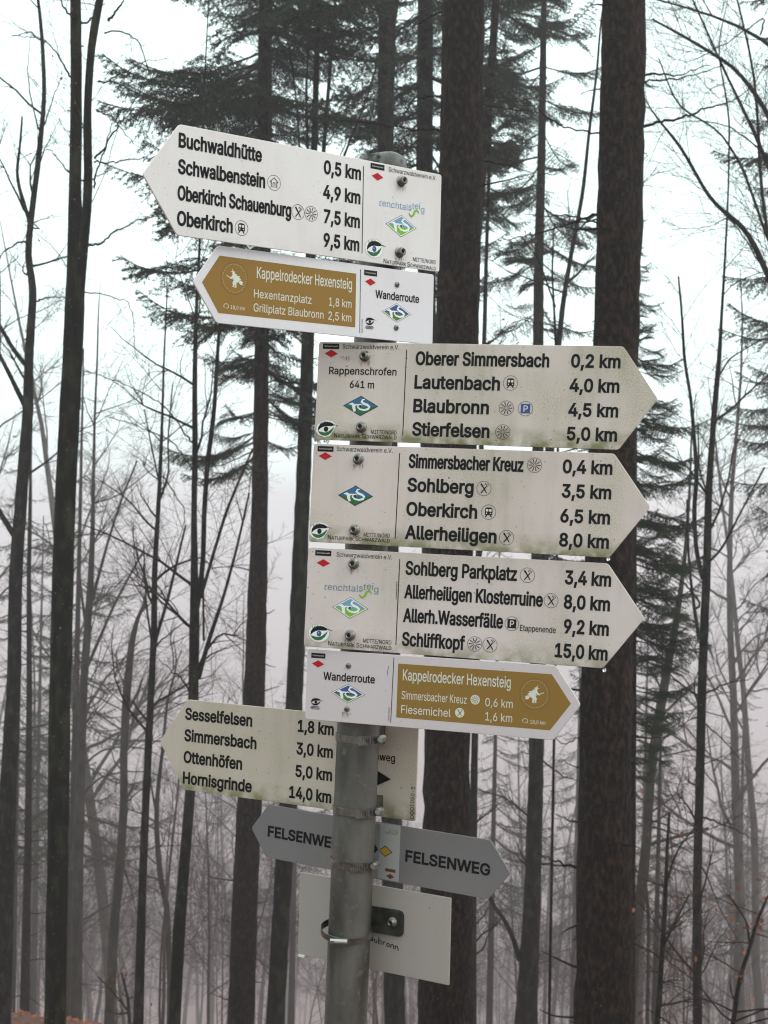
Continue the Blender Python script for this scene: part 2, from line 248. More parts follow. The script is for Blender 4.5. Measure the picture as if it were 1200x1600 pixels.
def noise_mat(name, c1, c2, scale=(1, 1, 1), nscale=10.0, rough=0.7, bump=0.0, bdist=0.01, c3=None, spots=None, spec=0.12, detail=6.0, metal=0.0, coord='Object', lo=0.36, hi=0.66):
    """two colours mixed by noise, optional sparse spots of a third"""
    m = mat(name, c1, rough, metal, spec); t = m.node_tree; N = t.nodes; L = t.links
    b = N['Principled BSDF']
    tc = N.new('ShaderNodeTexCoord'); mp = N.new('ShaderNodeMapping'); mp.inputs['Scale'].default_value = scale
    L.new(tc.outputs[coord], mp.inputs['Vector'])
    no = N.new('ShaderNodeTexNoise'); no.inputs['Scale'].default_value = nscale; no.inputs['Detail'].default_value = detail
    L.new(mp.outputs[0], no.inputs['Vector'])
    mr = N.new('ShaderNodeMapRange'); mr.inputs[1].default_value = lo; mr.inputs[2].default_value = hi
    L.new(no.outputs[0], mr.inputs[0])
    mx = N.new('ShaderNodeMix'); mx.data_type = 'RGBA'
    mx.inputs[6].default_value = (*c1, 1); mx.inputs[7].default_value = (*c2, 1)
    L.new(mr.outputs[0], mx.inputs[0])
    out = mx.outputs[2]
    if c3 is not None:
        n2 = N.new('ShaderNodeTexNoise'); n2.inputs['Scale'].default_value = spots[0]; n2.inputs['Detail'].default_value = 3.0
        L.new(tc.outputs[coord], n2.inputs['Vector'])
        r2 = N.new('ShaderNodeMapRange'); r2.inputs[1].default_value = spots[1]; r2.inputs[2].default_value = spots[1] + spots[2]
        L.new(n2.outputs[0], r2.inputs[0])
        m2 = N.new('ShaderNodeMix'); m2.data_type = 'RGBA'; m2.inputs[7].default_value = (*c3, 1)
        L.new(r2.outputs[0], m2.inputs[0]); L.new(out, m2.inputs[6]); out = m2.outputs[2]
    L.new(out, b.inputs['Base Color'])
    if bump:
        bp = N.new('ShaderNodeBump'); bp.inputs['Strength'].default_value = bump; bp.inputs['Distance'].default_value = bdist
        L.new(no.outputs[0], bp.inputs['Height']); L.new(bp.outputs[0], b.inputs['Normal'])
    return m

M_SPRUCE = noise_mat('spruce_bark', (0.002, 0.0012, 0.0009), (0.036, 0.019, 0.013), (1, 1, 0.5), 30.0, 0.9, 1.0, 0.03, (0.07, 0.075, 0.062), (55.0, 0.685, 0.05), lo=0.46, hi=0.70)
M_BEECH = noise_mat('beech_bark', (0.003, 0.003, 0.0022), (0.024, 0.022, 0.016), (1, 1, 0.4), 14.0, 0.8, 0.5, 0.012, (0.13, 0.135, 0.11), (50.0, 0.68, 0.04), lo=0.48, hi=0.66)
M_MOSSY = noise_mat('mossy_bark', (0.003, 0.003, 0.002), (0.022, 0.022, 0.012), (1, 1, 0.4), 12.0, 0.85, 0.5, 0.012, (0.14, 0.15, 0.12), (42.0, 0.69, 0.04), lo=0.48, hi=0.66)
M_GREYB = noise_mat('grey_bark', (0.026, 0.022, 0.018), (0.06, 0.053, 0.045), (1, 1, 0.4), 8.0, 0.75, 0.3, 0.01)
M_TWIG = noise_mat('twig_bark', (0.024, 0.012, 0.010), (0.055, 0.030, 0.025), (1, 1, 1), 5.0, 0.8)
M_NEEDLE = noise_mat('spruce_needles', (0.008, 0.017, 0.009), (0.030, 0.048, 0.022), (1, 1, 1), 2.2, 0.6)
M_LEAF = noise_mat('dry_beech_leaves', (0.15, 0.045, 0.022), (0.30, 0.095, 0.04), (1, 1, 1), 6.0, 0.6)
M_LITTER = noise_mat('leaf_litter_ground', (0.065, 0.028, 0.021), (0.15, 0.06, 0.042), (1, 1, 1), 5.0, 0.85, 0.6, 0.04, (0.05, 0.035, 0.02), (2.5, 0.58, 0.12))
M_ZINC = noise_mat('galvanised_steel', (0.048, 0.043, 0.039), (0.122, 0.112, 0.102), (1, 1, 0.30), 26.0, 0.5, 0.3, 0.001, (0.13, 0.13, 0.125), (90.0, 0.58, 0.18), metal=0.35, spec=0.5)
M_STEEL = noise_mat('stainless_band', (0.11, 0.10, 0.09), (0.24, 0.225, 0.21), (1, 1, 1), 60.0, 0.33, 0.0, metal=0.85)
M_CAP = noise_mat('weathered_cap', (0.10, 0.10, 0.095), (0.22, 0.22, 0.21), (1, 1, 1), 40.0, 0.5, 0.3, 0.002, (0.03, 0.03, 0.028), (30.0, 0.56, 0.08))
M_BRIGHT = mat('bright_steel', (0.42, 0.41, 0.39), 0.3, 0.9)
M_DSTEEL = noise_mat('weathered_bracket', (0.03, 0.03, 0.028), (0.085, 0.08, 0.072), (1, 1, 1), 40.0, 0.5, metal=0.5)
M_BOLT = noise_mat('bolt_steel', (0.10, 0.095, 0.085), (0.32, 0.31, 0.29), (1, 1, 1), 120.0, 0.35, metal=0.8)
M_HOLE = mat('socket_dark', (0.008, 0.008, 0.008), 0.8)
M_WATER = mat('water_drop', (0.9, 0.95, 1.0), 0.02)
M_WATER.node_tree.nodes['Principled BSDF'].inputs['Transmission Weight'].default_value = 1.0

INK = {n: mat('print_' + n, c, r, 0.0, 0.12) for n, c, r in [
    ('black', (0.012, 0.012, 0.013), 0.45), ('red', (0.42, 0.012, 0.02), 0.45), ('white', (0.72, 0.72, 0.70), 0.45),
    ('green', (0.18, 0.40, 0.035), 0.45), ('darkgreen', (0.035, 0.13, 0.06), 0.45), ('forest', (0.09, 0.17, 0.05), 0.45), ('blue', (0.05, 0.08, 0.26), 0.45),
    ('lightblue', (0.17, 0.30, 0.46), 0.45), ('midblue', (0.045, 0.13, 0.26), 0.45), ('greyblue', (0.13, 0.20, 0.27), 0.45),
    ('gold', (0.245, 0.138, 0.036), 0.4), ('strip', (0.34, 0.33, 0.32), 0.45), ('golddark', (0.19, 0.11, 0.03), 0.45), ('pale', (0.60, 0.59, 0.52), 0.45), ('grey', (0.19, 0.19, 0.195), 0.4),
    ('yellow', (0.42, 0.25, 0.04), 0.45), ('brown', (0.14, 0.045, 0.025), 0.5), ('dirt', (0.17, 0.14, 0.10), 0.8)]}

def board_mat(name, base, dirt, algae, seed, rough=0.38, gold=False):
    """painted sheet metal with rain streaks, algae along the edges and specks"""
    base = (base[0] * 1.045, base[1] * 0.965, base[2] * 0.985)
    m = mat(name, base, rough); t = m.node_tree; N = t.nodes; L = t.links; b = N['Principled BSDF']
    tc = N.new('ShaderNodeTexCoord')
    def noise(scale, sc, detail=5.0, off=0.0):
        mp = N.new('ShaderNodeMapping'); mp.inputs['Scale'].default_value = sc; mp.inputs['Location'].default_value = (seed + off, seed * 1.7, 0)
        L.new(tc.outputs['Object'], mp.inputs['Vector'])
        n = N.new('ShaderNodeTexNoise'); n.inputs['Scale'].default_value = scale; n.inputs['Detail'].default_value = detail
        L.new(mp.outputs[0], n.inputs['Vector']); return n.outputs[0]
    def ramp(x, a, bb, o0=0.0, o1=1.0):
        r = N.new('ShaderNodeMapRange'); r.inputs[1].default_value = a; r.inputs[2].default_value = bb
        r.inputs[3].default_value = o0; r.inputs[4].default_value = o1; L.new(x, r.inputs[0]); return r.outputs[0]
    def mul(a, c):
        q = N.new('ShaderNodeMath'); q.operation = 'MULTIPLY'; L.new(a, q.inputs[0])
        if isinstance(c, float): q.inputs[1].default_value = c
        else: L.new(c, q.inputs[1])
        return q.outputs[0]
    def mix(fac, a, col):
        x = N.new('ShaderNodeMix'); x.data_type = 'RGBA'; L.new(fac, x.inputs[0])
        if isinstance(a, tuple): x.inputs[6].default_value = (*a, 1)
        else: L.new(a, x.inputs[6])
        x.inputs[7].default_value = (*col, 1); return x.outputs[2]
    broad = ramp(noise(5.0, (1, 0.8, 1), 3.0), 0.38, 0.80)
    streak = ramp(noise(55.0, (1, 0.12, 1), off=3.0), 0.50, 0.75)
    c = mix(mul(broad, 0.42 * dirt), base, (0.33, 0.29, 0.22))
    c = mix(mul(mul(streak, broad), 0.6 * dirt), c, (0.26, 0.23, 0.16))
    alg = mul(ramp(noise(9.0, (1, 0.6, 1), off=9.0), 0.46, 0.72), ramp(noise(520.0, (1, 1, 1), off=5.0), 0.38, 0.75))
    c = mix(mul(alg, 0.85 * algae), c, (0.21, 0.20, 0.08))
    sep = N.new('ShaderNodeSeparateXYZ'); L.new(tc.outputs['Object'], sep.inputs[0])
    edge = ramp(sep.outputs[1], -0.045, -0.075)
    edge2 = mul(edge, ramp(noise(40.0, (1, 1, 1), off=7.0), 0.35, 0.6))
    c = mix(mul(edge2, 0.85 * algae), c, (0.17, 0.16, 0.07))
    spk = ramp(noise(240.0, (1, 1, 1), 2.0, off=1.0), 0.68, 0.74)
    spk = mul(spk, ramp(noise(11.0, (1, 1, 1), off=4.0), 0.36, 0.56))
    c = mix(mul(spk, min(1.0, 0.8 * dirt + 0.15)), c, (0.07, 0.055, 0.04))
    L.new(c, b.inputs['Base Color'])
    L.new(ramp(broad, 0, 1, rough, rough + 0.2), b.inputs['Roughness'])
    return m
# ------------------------------------------------------------------ lettering (outlines of a plain grotesque, drawn as thin print)
GLY = {k: (a / 1000.0, [np.array(x, float).reshape(-1, 2) / 1000.0 for x in t]) for k, (a, t) in GLYPHS.items()}
CAPH = max(GLY['H'][1][0][:, 1]) - min(GLY['H'][1][0][:, 1])
BASE = min(GLY['H'][1][0][:, 1])

def area(p):
    x, y = p[:, 0], p[:, 1]
    return 0.5 * float(np.sum(x * np.roll(y, -1) - y * np.roll(x, -1)))

def offset(p, d):
    """grow the outline; positive moves outwards for outer contours and into the hole for inner ones"""
    keep = np.linalg.norm(np.roll(p, -1, 0) - p, axis=1) > 1e-6
    p = p[keep]
    e = np.roll(p, -1, 0) - p; e /= np.linalg.norm(e, axis=1)[:, None]
    nrm = np.stack([e[:, 1], -e[:, 0]], 1)
    n0, n1 = np.roll(nrm, 1, 0), nrm
    b = n0 + n1; q = np.maximum((b * b).sum(1) / 2, 0.35)
    return p + d * b / q[:, None]

def inside(pt, poly):
    x, y = pt; c = False; n = len(poly); j = n - 1
    for i in range(n):
        if (poly[i][1] > y) != (poly[j][1] > y) and x < (poly[j][0] - poly[i][0]) * (y - poly[i][1]) / (poly[j][1] - poly[i][1]) + poly[i][0]: c = not c
        j = i
    return c

def winding(pt, loops):
    w = 0; x, y = pt
    for l in loops:
        x0, y0 = l[:, 0], l[:, 1]; x1, y1 = np.roll(x0, -1), np.roll(y0, -1)
        side = (x1 - x0) * (y - y0) - (x - x0) * (y1 - y0)
        w += int(np.sum((y0 <= y) & (y1 > y) & (side > 0))) - int(np.sum((y0 > y) & (y1 <= y) & (side < 0)))
    return w

from mathutils.geometry import delaunay_2d_cdt
_tri = {}
def glyph_tris(ch):
    """points and triangles of one character; overlapping outlines are united"""
    if ch not in _tri:
        loops = GLY[ch][1]; pts, edges = [], []
        for l in loops:
            k = len(pts); n = len(l); pts += [Vector((float(x), float(y))) for x, y in l]; edges += [(k + i, k + (i + 1) % n) for i in range(n)]
        if not pts: _tri[ch] = (np.zeros((0, 2)), [])
        else:
            r = delaunay_2d_cdt(pts, edges, [], 0, 1e-5); P_ = np.array([(p.x, p.y) for p in r[0]])
            _tri[ch] = (P_, [tuple(f) for f in r[2] if winding(P_[list(f)].mean(0), loops) != 0])
    return _tri[ch]

class Print:
    """flat print in millimetres, built as thin layers just proud of the board"""
    def __init__(s): s.v, s.f, s.m, s.mats = [], [], [], []
    def _mi(s, ink):
        if ink not in s.mats: s.mats.append(ink)
        return s.mats.index(ink)
    def fill(s, loops, ink, z):
        pts = [Vector((float(x), float(y), 0)) for l in loops for x, y in l]
        tris = tessellate_polygon([[Vector((float(x), float(y), 0)) for x, y in l] for l in loops])
        n = len(s.v); s.v += [(p.x / 1000, p.y / 1000, z / 1000) for p in pts]
        for a, b, c in tris:
            A, B, C = pts[a], pts[b], pts[c]
            ar = (B - A).cross(C - A).z
            if abs(ar) < 1e-7: continue
            s.f.append((n + a, n + b, n + c) if ar > 0 else (n + a, n + c, n + b)); s.m.append(s._mi(ink))
    def stroke(s, pts, w, ink, z, closed=False):
        p = np.array(pts, float)
        w = np.ones(len(p)) * np.array(w, float)
        if closed: t = np.roll(p, -1, 0) - np.roll(p, 1, 0)
        else: t = np.gradient(p, axis=0)
        t /= np.linalg.norm(t, axis=1)[:, None] + 1e-9
        nn = np.stack([-t[:, 1], t[:, 0]], 1) * w[:, None] / 2
        a, b = p + nn, p - nn; m = s._mi(ink); k = len(s.v); n = len(p)
        s.v += [(x / 1000, y / 1000, z / 1000) for x, y in a] + [(x / 1000, y / 1000, z / 1000) for x, y in b]
        for i in range(n if closed else n - 1):
            j = (i + 1) % n
            s.f.append((k + i, k + n + i, k + n + j, k + j)); s.m.append(m)
    def disc(s, x, y, rx, ry, ink, z, n=24): s.fill([[(x + rx * math.cos(a), y + ry * math.sin(a)) for a in np.linspace(0, 2 * math.pi, n, endpoint=False)]], ink, z)
    def ring(s, x, y, rx, ry, w, ink, z, n=32): s.stroke([(x + rx * math.cos(a), y + ry * math.sin(a)) for a in np.linspace(0, 2 * math.pi, n, endpoint=False)], w, ink, z, True)
    def text(s, t, x0, y0, x1, cap, bold=0.2, ink='black', z=0.3, rot=False, raise_=None, smallcaps=False):
        cx = 0.0; run = []
        for i, ch in enumerate(t):
            sc = 0.78 if smallcaps and not (i == 0 or t[i - 1] == ' ') else 1.0
            g = ch.upper() if smallcaps else ch
            adv = GLY[g][0]; run.append((g, cx, raise_[i] if raise_ else 0.0, sc)); cx += adv * sc
        allx = np.concatenate([l[:, 0] * sc + c_ for g, c_, dy, sc in run for l in GLY[g][1]])
        mn, mx = allx.min(), allx.max(); off = 0.0
        for it in range(4):
            sx = (x1 - x0 - 2 * off) / (mx - mn); sy = (cap - 2 * off) / CAPH
            b_ = bold * min(1.0, sx / sy) ** 0.6
            off = min(max(0.0, (b_ * cap - 0.066 * sx) / 2), cap * 0.07)
            if ink != 'black': off = min(off, cap * .015)
        m = s._mi(ink)
        for g, c_, dy, sc in run:
            tr = lambda q: np.stack([(q[:, 0] * sc + c_ - mn) * sx + off, ((q[:, 1] - BASE) * sc + dy) * sy + off], 1)
            turn = (lambda l: [(x0 - y, y0 + x) for x, y in l]) if rot else (lambda l: [(x0 + x, y0 + y) for x, y in l])
            P_, F_ = glyph_tris(g)
            if not len(P_): continue
            k = len(s.v); s.v += [(x / 1000, y / 1000, z / 1000) for x, y in turn(tr(P_))]
            for f in F_: s.f.append(tuple(k + i for i in f)); s.m.append(m)
            if off > 0.02:
                for j, l in enumerate(GLY[g][1]):
                    q = tr(l); q = q[np.linalg.norm(np.roll(q, -1, 0) - q, axis=1) > 1e-4]
                    s.outline(turn(q), 2 * off, ink, z + 0.08 + 0.02 * j)
    def outline(s, pts, w, ink, z):
        """closed rim of even width, mitred"""
        p = np.array(pts, float); a, b = offset(p, w / 2), offset(p, -w / 2); m = s._mi(ink); k = len(s.v); n = len(p)
        s.v += [(x / 1000, y / 1000, z / 1000) for x, y in a] + [(x / 1000, y / 1000, z / 1000) for x, y in b]
        for i in range(n):
            j = (i + 1) % n; s.f.append((k + i, k + j, k + n + j, k + n + i)); s.m.append(m)
    def build(s, name, parent):
        me = bpy.data.meshes.new(name); me.from_pydata(s.v, [], s.f)
        for m in s.mats: me.materials.append(INK[m])
        me.polygons.foreach_set('material_index', s.m); me.update()
        return link(name, me, parent)

# ------------------------------------------------------------------ emblems
def em_food(p, x, y, r, fg='black', bg=None):
    if bg: p.disc(x, y, r, r, bg, 0.3)
    p.ring(x, y, r * 0.97, r * 0.97, 0.55, fg, 0.35)
    p.stroke([(x - r * .42, y + r * .62), (x + r * .05, y - r * .05), (x + r * .40, y - r * .62)], [r * .22, r * .16, r * .12], fg, 0.4)
    p.stroke([(x + r * .36, y + r * .30), (x - r * .38, y - r * .62)], r * .14, fg, 0.45)
    for d in (-.18, 0, .18): p.stroke([(x + r * (.30 + d), y + r * (.38 - d * .5)), (x + r * (.42 + d), y + r * (.66 - d * .5))], r * .08, fg, 0.5)
def em_star(p, x, y, r, fg='black', bg=None):
    if bg: p.disc(x, y, r, r, bg, 0.3)
    p.ring(x, y, r * 0.97, r * 0.97, 0.55, fg, 0.35)
    for k in range(10):
        a = k * math.pi / 5
        p.stroke([(x + r * .14 * math.cos(a), y + r * .14 * math.sin(a)), (x + r * .80 * math.cos(a), y + r * .80 * math.sin(a))], [r * .05, r * .13], fg, 0.4 + .01 * k)
def em_train(p, x, y, r):
    p.ring(x, y, r * .97, r * .97, 0.55, 'black', 0.35)
    p.fill([[(x - r * .5, y - r * .38), (x + r * .5, y - r * .38), (x + r * .5, y + r * .45), (x + r * .3, y + r * .62), (x - r * .3, y + r * .62), (x - r * .5, y + r * .45)]], 'black', 0.4)
    for s_ in (-1, 1):
        p.fill([[(x + s_ * r * .06, y + r * .08), (x + s_ * r * .38, y + r * .08), (x + s_ * r * .38, y + r * .40), (x + s_ * r * .06, y + r * .40)][::s_]], 'pale', 0.45)
        p.disc(x + s_ * r * .28, y - r * .16, r * .09, r * .09, 'pale', 0.45, 8)
        p.stroke([(x + s_ * r * .22, y - r * .38), (x + s_ * r * .42, y - r * .66)], r * .14, 'black', 0.4)
def em_hut(p, x, y, r):
    p.ring(x, y, r * .97, r * .97, 0.5, 'black', 0.35)
    p.stroke([(x - r * .62, y + r * .05), (x, y + r * .66), (x + r * .62, y + r * .05)], r * .1, 'black', 0.4)
    for s_ in (-1, 1):
        p.stroke([(x + s_ * r * .42, y + r * .15), (x + s_ * r * .42, y - r * .6)], r * .1, 'black', 0.45)
        p.stroke([(x + s_ * r * .15, y + r * .0), (x + s_ * r * .15, y - r * .6)], r * .08, 'black', 0.45)
    p.stroke([(x - r * .15, y), (x + r * .15, y)], r * .08, 'black', 0.5)
def em_park(p, x, y, r, ink):
    p.ring(x, y, r * .97, r * .97, 0.55, 'black', 0.35)
    q = r * .62
    p.fill([[(x - q, y - q), (x + q, y - q), (x + q, y + q), (x - q, y + q)]], ink, 0.4)
    p.text('P', x - r * .26, y - r * .42, x + r * .32, r * .84, 0.24, 'pale', 0.46)
def em_box(p, x, y, w, h):
    p.fill([[(x - w / 2, y - h / 2), (x + w / 2, y - h / 2), (x + w / 2, y + h / 2), (x - w / 2, y + h / 2)]], 'black', 0.3)
    p.text('Schwarzwald', x - w * .4, y - h * .12, x + w * .4, h * .28, 0.12, 'pale', 0.36)
def em_red(p, x, y, w, h, ink='red'):
    p.fill([[(x - w / 2, y), (x, y - h / 2), (x + w / 2, y), (x, y + h / 2)]], ink, 0.3)
def em_rs(p, x, y, w, h, kind):
    q = lambda a, b, k=1.0: (x + a * w / 2 * k, y + b * h / 2 * k)
    dia = lambda k: [q(-1, 0, k), q(0, -1, k), q(1, 0, k), q(0, 1, k)]
    p.fill([dia(1.0)], 'black', 0.28)
    if kind != 'plain': p.fill([dia(.955)], 'white', 0.32)
    k = .86 if kind != 'plain' else .93
    up, lo = {'light': ('lightblue', 'green'), 'dark': ('blue', 'forest'), 'plain': ('midblue', 'darkgreen')}[kind]
    p.fill([[q(-1, 0, k), q(-.45, -.06, k), q(-.1, -.12, k), q(.4, -.14, k), q(.72, -.02, k), q(1, 0, k), q(0, 1, k)]], up, 0.36)
    p.fill([[q(-1, 0, k), q(0, -1, k), q(1, 0, k), q(.72, -.02, k), q(.4, -.14, k), q(-.1, -.12, k), q(-.45, -.06, k)]], lo, 0.36)
    W_ = 'white'
    p.stroke([q(.24, .66), q(.10, .62), q(.05, .42), q(.16, .24), q(.38, .12), q(.50, -.06), q(.44, -.28), q(.22, -.40), q(-.04, -.32), q(-.17, -.10), q(-.12, .10), q(0, .16), q(.09, .06)],
             np.array([.04, .09, .13, .13, .13, .13, .12, .10, .09, .08, .07, .06, .03]) * w / 2, W_, 0.44)
    p.stroke([q(-.66, .16), q(-.50, .20), q(-.40, .06), q(-.38, -.18), q(-.32, -.56)], np.array([.03, .13, .20, .17, .13]) * w / 2, W_, 0.40)
    p.stroke([q(-.38, -.02), q(-.26, .12), q(-.10, .14)], np.array([.12, .08, .05]) * w / 2, W_, 0.42)
    p.stroke([q(-.12, .22), q(.05, .44)], np.array([.05, .09]) * w / 2, up, 0.38)
    p.disc(*q(-.01, 0), .055 * w / 2, .055 * w / 2, 'black', 0.5, 10)
def em_eye(p, x, y, w, h, kind):
    q = lambda a, b: (x + a * w / 2, y + b * h / 2)
    arc = [q(-.80, -.30), q(-.55, .02), q(-.30, .20), q(0, .30), q(.30, .30), q(.60, .32), q(.88, .42)]
    brow = arc + [q(.72, .60), q(.45, .76), q(.1, .80), q(-.25, .74), q(-.6, .5), q(-.78, .15)]
    low = [q(-.80, -.30), q(-.4, -.40), q(-.05, -.44), q(.3, -.30), q(.58, -.02), q(.84, .26), q(.78, .0), q(.6, -.4), q(.3, -.72), q(0, -.84), q(-.35, -.80), q(-.62, -.6)]
    if kind == 'round': p.disc(x, y, w / 2, h / 2, 'white', 0.26); p.ring(x, y, w / 2, h / 2, 0.35, 'grey', 0.3)
    elif kind == 'leaf':
        p.fill([[q(-1, -.35), q(-.7, -.75), q(-.1, -1), q(.45, -.8), q(.8, -.1), q(1.05, .48), q(.6, .86), q(0, 1), q(-.55, .85), q(-.9, .35)]], 'white', 0.26)
    p.fill([brow], 'black', 0.34)
    p.fill([low], 'darkgreen' if kind != 'small' else 'black', 0.34)
    p.disc(*q(.02, -.05), w * .115, h * .16, 'blue' if kind == 'round' else 'black', 0.38, 14)
    if kind == 'round': p.disc(*q(-.03, .02), w * .02, h * .03, 'white', 0.44, 6)
    for k in range(13):
        a = -.62 + k * .15
        p.stroke([q(a + .06, .58 - abs(a) * .2), q(a - .03, .98 - abs(a + .1) * .45)], [w * .05, w * .012], 'black', 0.4)
    if kind == 'small':
        for k, (a, b) in enumerate(((-.75, .62), (-.92, .85), (-.70, .60))): p.stroke([q(a, -1.08 - k * .26), q(b, -1.08 - k * .26)], h * .07, 'black', 0.34)
def em_witch(p, x, y, w, h, s_):
    """rider on a broom facing the tip of the arrow; s_ = -1 faces left"""
    q = lambda a, b: (x + s_ * a * w / 2, y + b * h / 2)
    p.ring(x, y, w * .5, h * .5, 1.0, 'golddark', 0.36)
    for k in range(40):
        a = k * math.pi / 20
        p.disc(x + w * .44 * math.cos(a), y + h * .44 * math.sin(a), .5, .5, 'pale', 0.4, 6)
    def fl(pts, z=0.42):
        P_ = [q(*t) for t in pts]
        p.fill([P_ if area(np.array(P_)) > 0 else P_[::-1]], 'pale', z)
    fl([(-.02, .40), (.10, .44), (.22, .62), (.16, .42), (.34, .38), (.12, .34), (.20, .30), (.16, .20), (.05, .22), (-.02, .32)])     # hat and face
    fl([(.05, .24), (.14, .20), (.26, .06), (.36, -.02), (.30, -.08), (.10, .04), (.06, -.12), (.16, -.30), (.10, -.50), (.20, -.54), (.02, -.56), (-.02, -.34), (-.06, -.52), (.02, -.60), (-.16, -.56), (-.14, -.30), (-.28, -.20), (-.50, -.02), (-.34, .06), (-.42, .16), (-.20, .16), (-.10, .30)])
    p.stroke([q(.62, .12), q(-.40, -.24)], 1.1, 'pale', 0.5)
    fl([(-.34, -.16), (-.44, -.10), (-.66, -.20), (-.58, -.28), (-.66, -.38), (-.44, -.36), (-.36, -.28)], 0.46)
def em_loop(p, x, y, r):
    pts = [(x + r * math.cos(a), y + r * .85 * math.sin(a) + r * .1) for a in np.linspace(math.radians(-60), math.radians(230), 16)]
    p.stroke(pts, .8, 'pale', 0.4)
    p.stroke([pts[0], (pts[0][0] - r * .6, pts[0][1])], .7, 'pale', 0.45); p.stroke([pts[0], (pts[0][0] + r * .35, pts[0][1] + r * .1)], .7, 'pale', 0.5)

# ------------------------------------------------------------------ sign boards
POLE_R = 0.0327
def mm(me_bm, name, m, parent, smooth=False):
    me = bpy.data.meshes.new(name); me_bm.to_mesh(me); me_bm.free()
    for x in (m if isinstance(m, (list, tuple)) else [m]): me.materials.append(x)
    if smooth: me.polygons.foreach_set('use_smooth', [True] * len(me.polygons))
    return link(name, me, parent)

def rounded(poly, r=4.0, n=3):
    out = []; N_ = len(poly)
    for i in range(N_):
        a, b, c = (np.array(poly[(i + k - 1) % N_], float) for k in range(3))
        d0 = (a - b) / np.linalg.norm(a - b); d1 = (c - b) / np.linalg.norm(c - b)
        p0, p1 = b + d0 * r, b + d1 * r
        for k in range(n + 1):
            t = k / n; out.append(tuple((1 - t) ** 2 * p0 + 2 * t * (1 - t) * b + t * t * p1))
    return out

def board(kind, ul, w, h, tip, m, parent, thick=3.0, r=4.0, name='board'):
    if kind == 'L': P_ = [(ul + w, -h / 2), (ul + w, h / 2), (ul, h / 2), (ul - tip, 0), (ul, -h / 2)]
    elif kind == 'R': P_ = [(ul, -h / 2), (ul + w, -h / 2), (ul + w + tip, 0), (ul + w, h / 2), (ul, h / 2)]
    else: P_ = [(ul, -h / 2), (ul + w, -h / 2), (ul + w, h / 2), (ul, h / 2)]
    P_ = rounded(P_, r); bm = bmesh.new()
    def ring(inset, z):
        q = offset(np.array(P_), -inset); return [bm.verts.new((x / 1000, y / 1000, z / 1000)) for x, y in q]
    rs = [ring(0.5, 0), ring(0.0, -0.5), ring(0.0, -thick + 0.5), ring(0.5, -thick)]
    bm.faces.new(rs[0]); bm.faces.new(rs[3][::-1]); n = len(P_)
    for a, b in zip(rs, rs[1:]):
        for i in range(n): bm.faces.new((a[i], b[i], b[(i + 1) % n], a[(i + 1) % n]))
    return mm(bm, name, m, parent)

def lathe(prof, n=16):
    """(r, z) profile round +Z"""
    bm = bmesh.new(); rings = []
    for r, z in prof: rings.append([bm.verts.new((r * math.cos(2 * math.pi * k / n), r * math.sin(2 * math.pi * k / n), z)) for k in range(n)])
    for a, b in zip(rings, rings[1:]):
        for i in range(n): bm.faces.new((a[i], a[(i + 1) % n], b[(i + 1) % n], b[i]))
    bm.faces.new(rings[-1]); bm.faces.new(rings[0][::-1])
    return bm

_bolt_me = {}
def bolt(parent, x, y, big=True):
    key = 'b' if big else 's'
    if key not in _bolt_me:
        k = 0.001
        if big: prof = [(8.4, 0.15), (8.4, 1.4), (7.6, 1.9), (7.0, 1.9), (6.9, 3.4), (5.9, 3.6), (5.9, 9.0), (5.2, 9.8), (3.4, 9.8), (3.1, 7.5)]
        else: prof = [(4.2, 0.15), (4.2, 1.0), (3.6, 2.0), (2.4, 2.6), (1.5, 2.7)]
        bm = lathe([(a * k, b * k) for a, b in prof], 18)
        me = bpy.data.meshes.new('bolt'); bm.to_mesh(me); bm.free()
        me.materials.append(M_BOLT); me.materials.append(M_HOLE)
        me.polygons.foreach_set('use_smooth', [len(p.vertices) == 4 for p in me.polygons])
        c = max(range(len(me.polygons)), key=lambda i: (len(me.polygons[i].vertices) > 4) * (me.polygons[i].center.z + 1))
        me.polygons[c].material_index = 1
        _bolt_me[key] = me
    o = link('bolt' if big else 'screw', _bolt_me[key], parent)
    o.location = (x / 1000, y / 1000, 0); o.rotation_euler = (0, 0, random.random())
    return o

def box_bm(bm, x0, x1, y0, y1, z0, z1, mi=0):
    v = [bm.verts.new((x, y, z)) for x in (x0, x1) for y in (y0, y1) for z in (z0, z1)]
    for f in ((0, 1, 3, 2), (4, 6, 7, 5), (0, 4, 5, 1), (2, 3, 7, 6), (0, 2, 6, 4), (1, 5, 7, 3)):
        bm.faces.new([v[i] for i in f]).material_index = mi

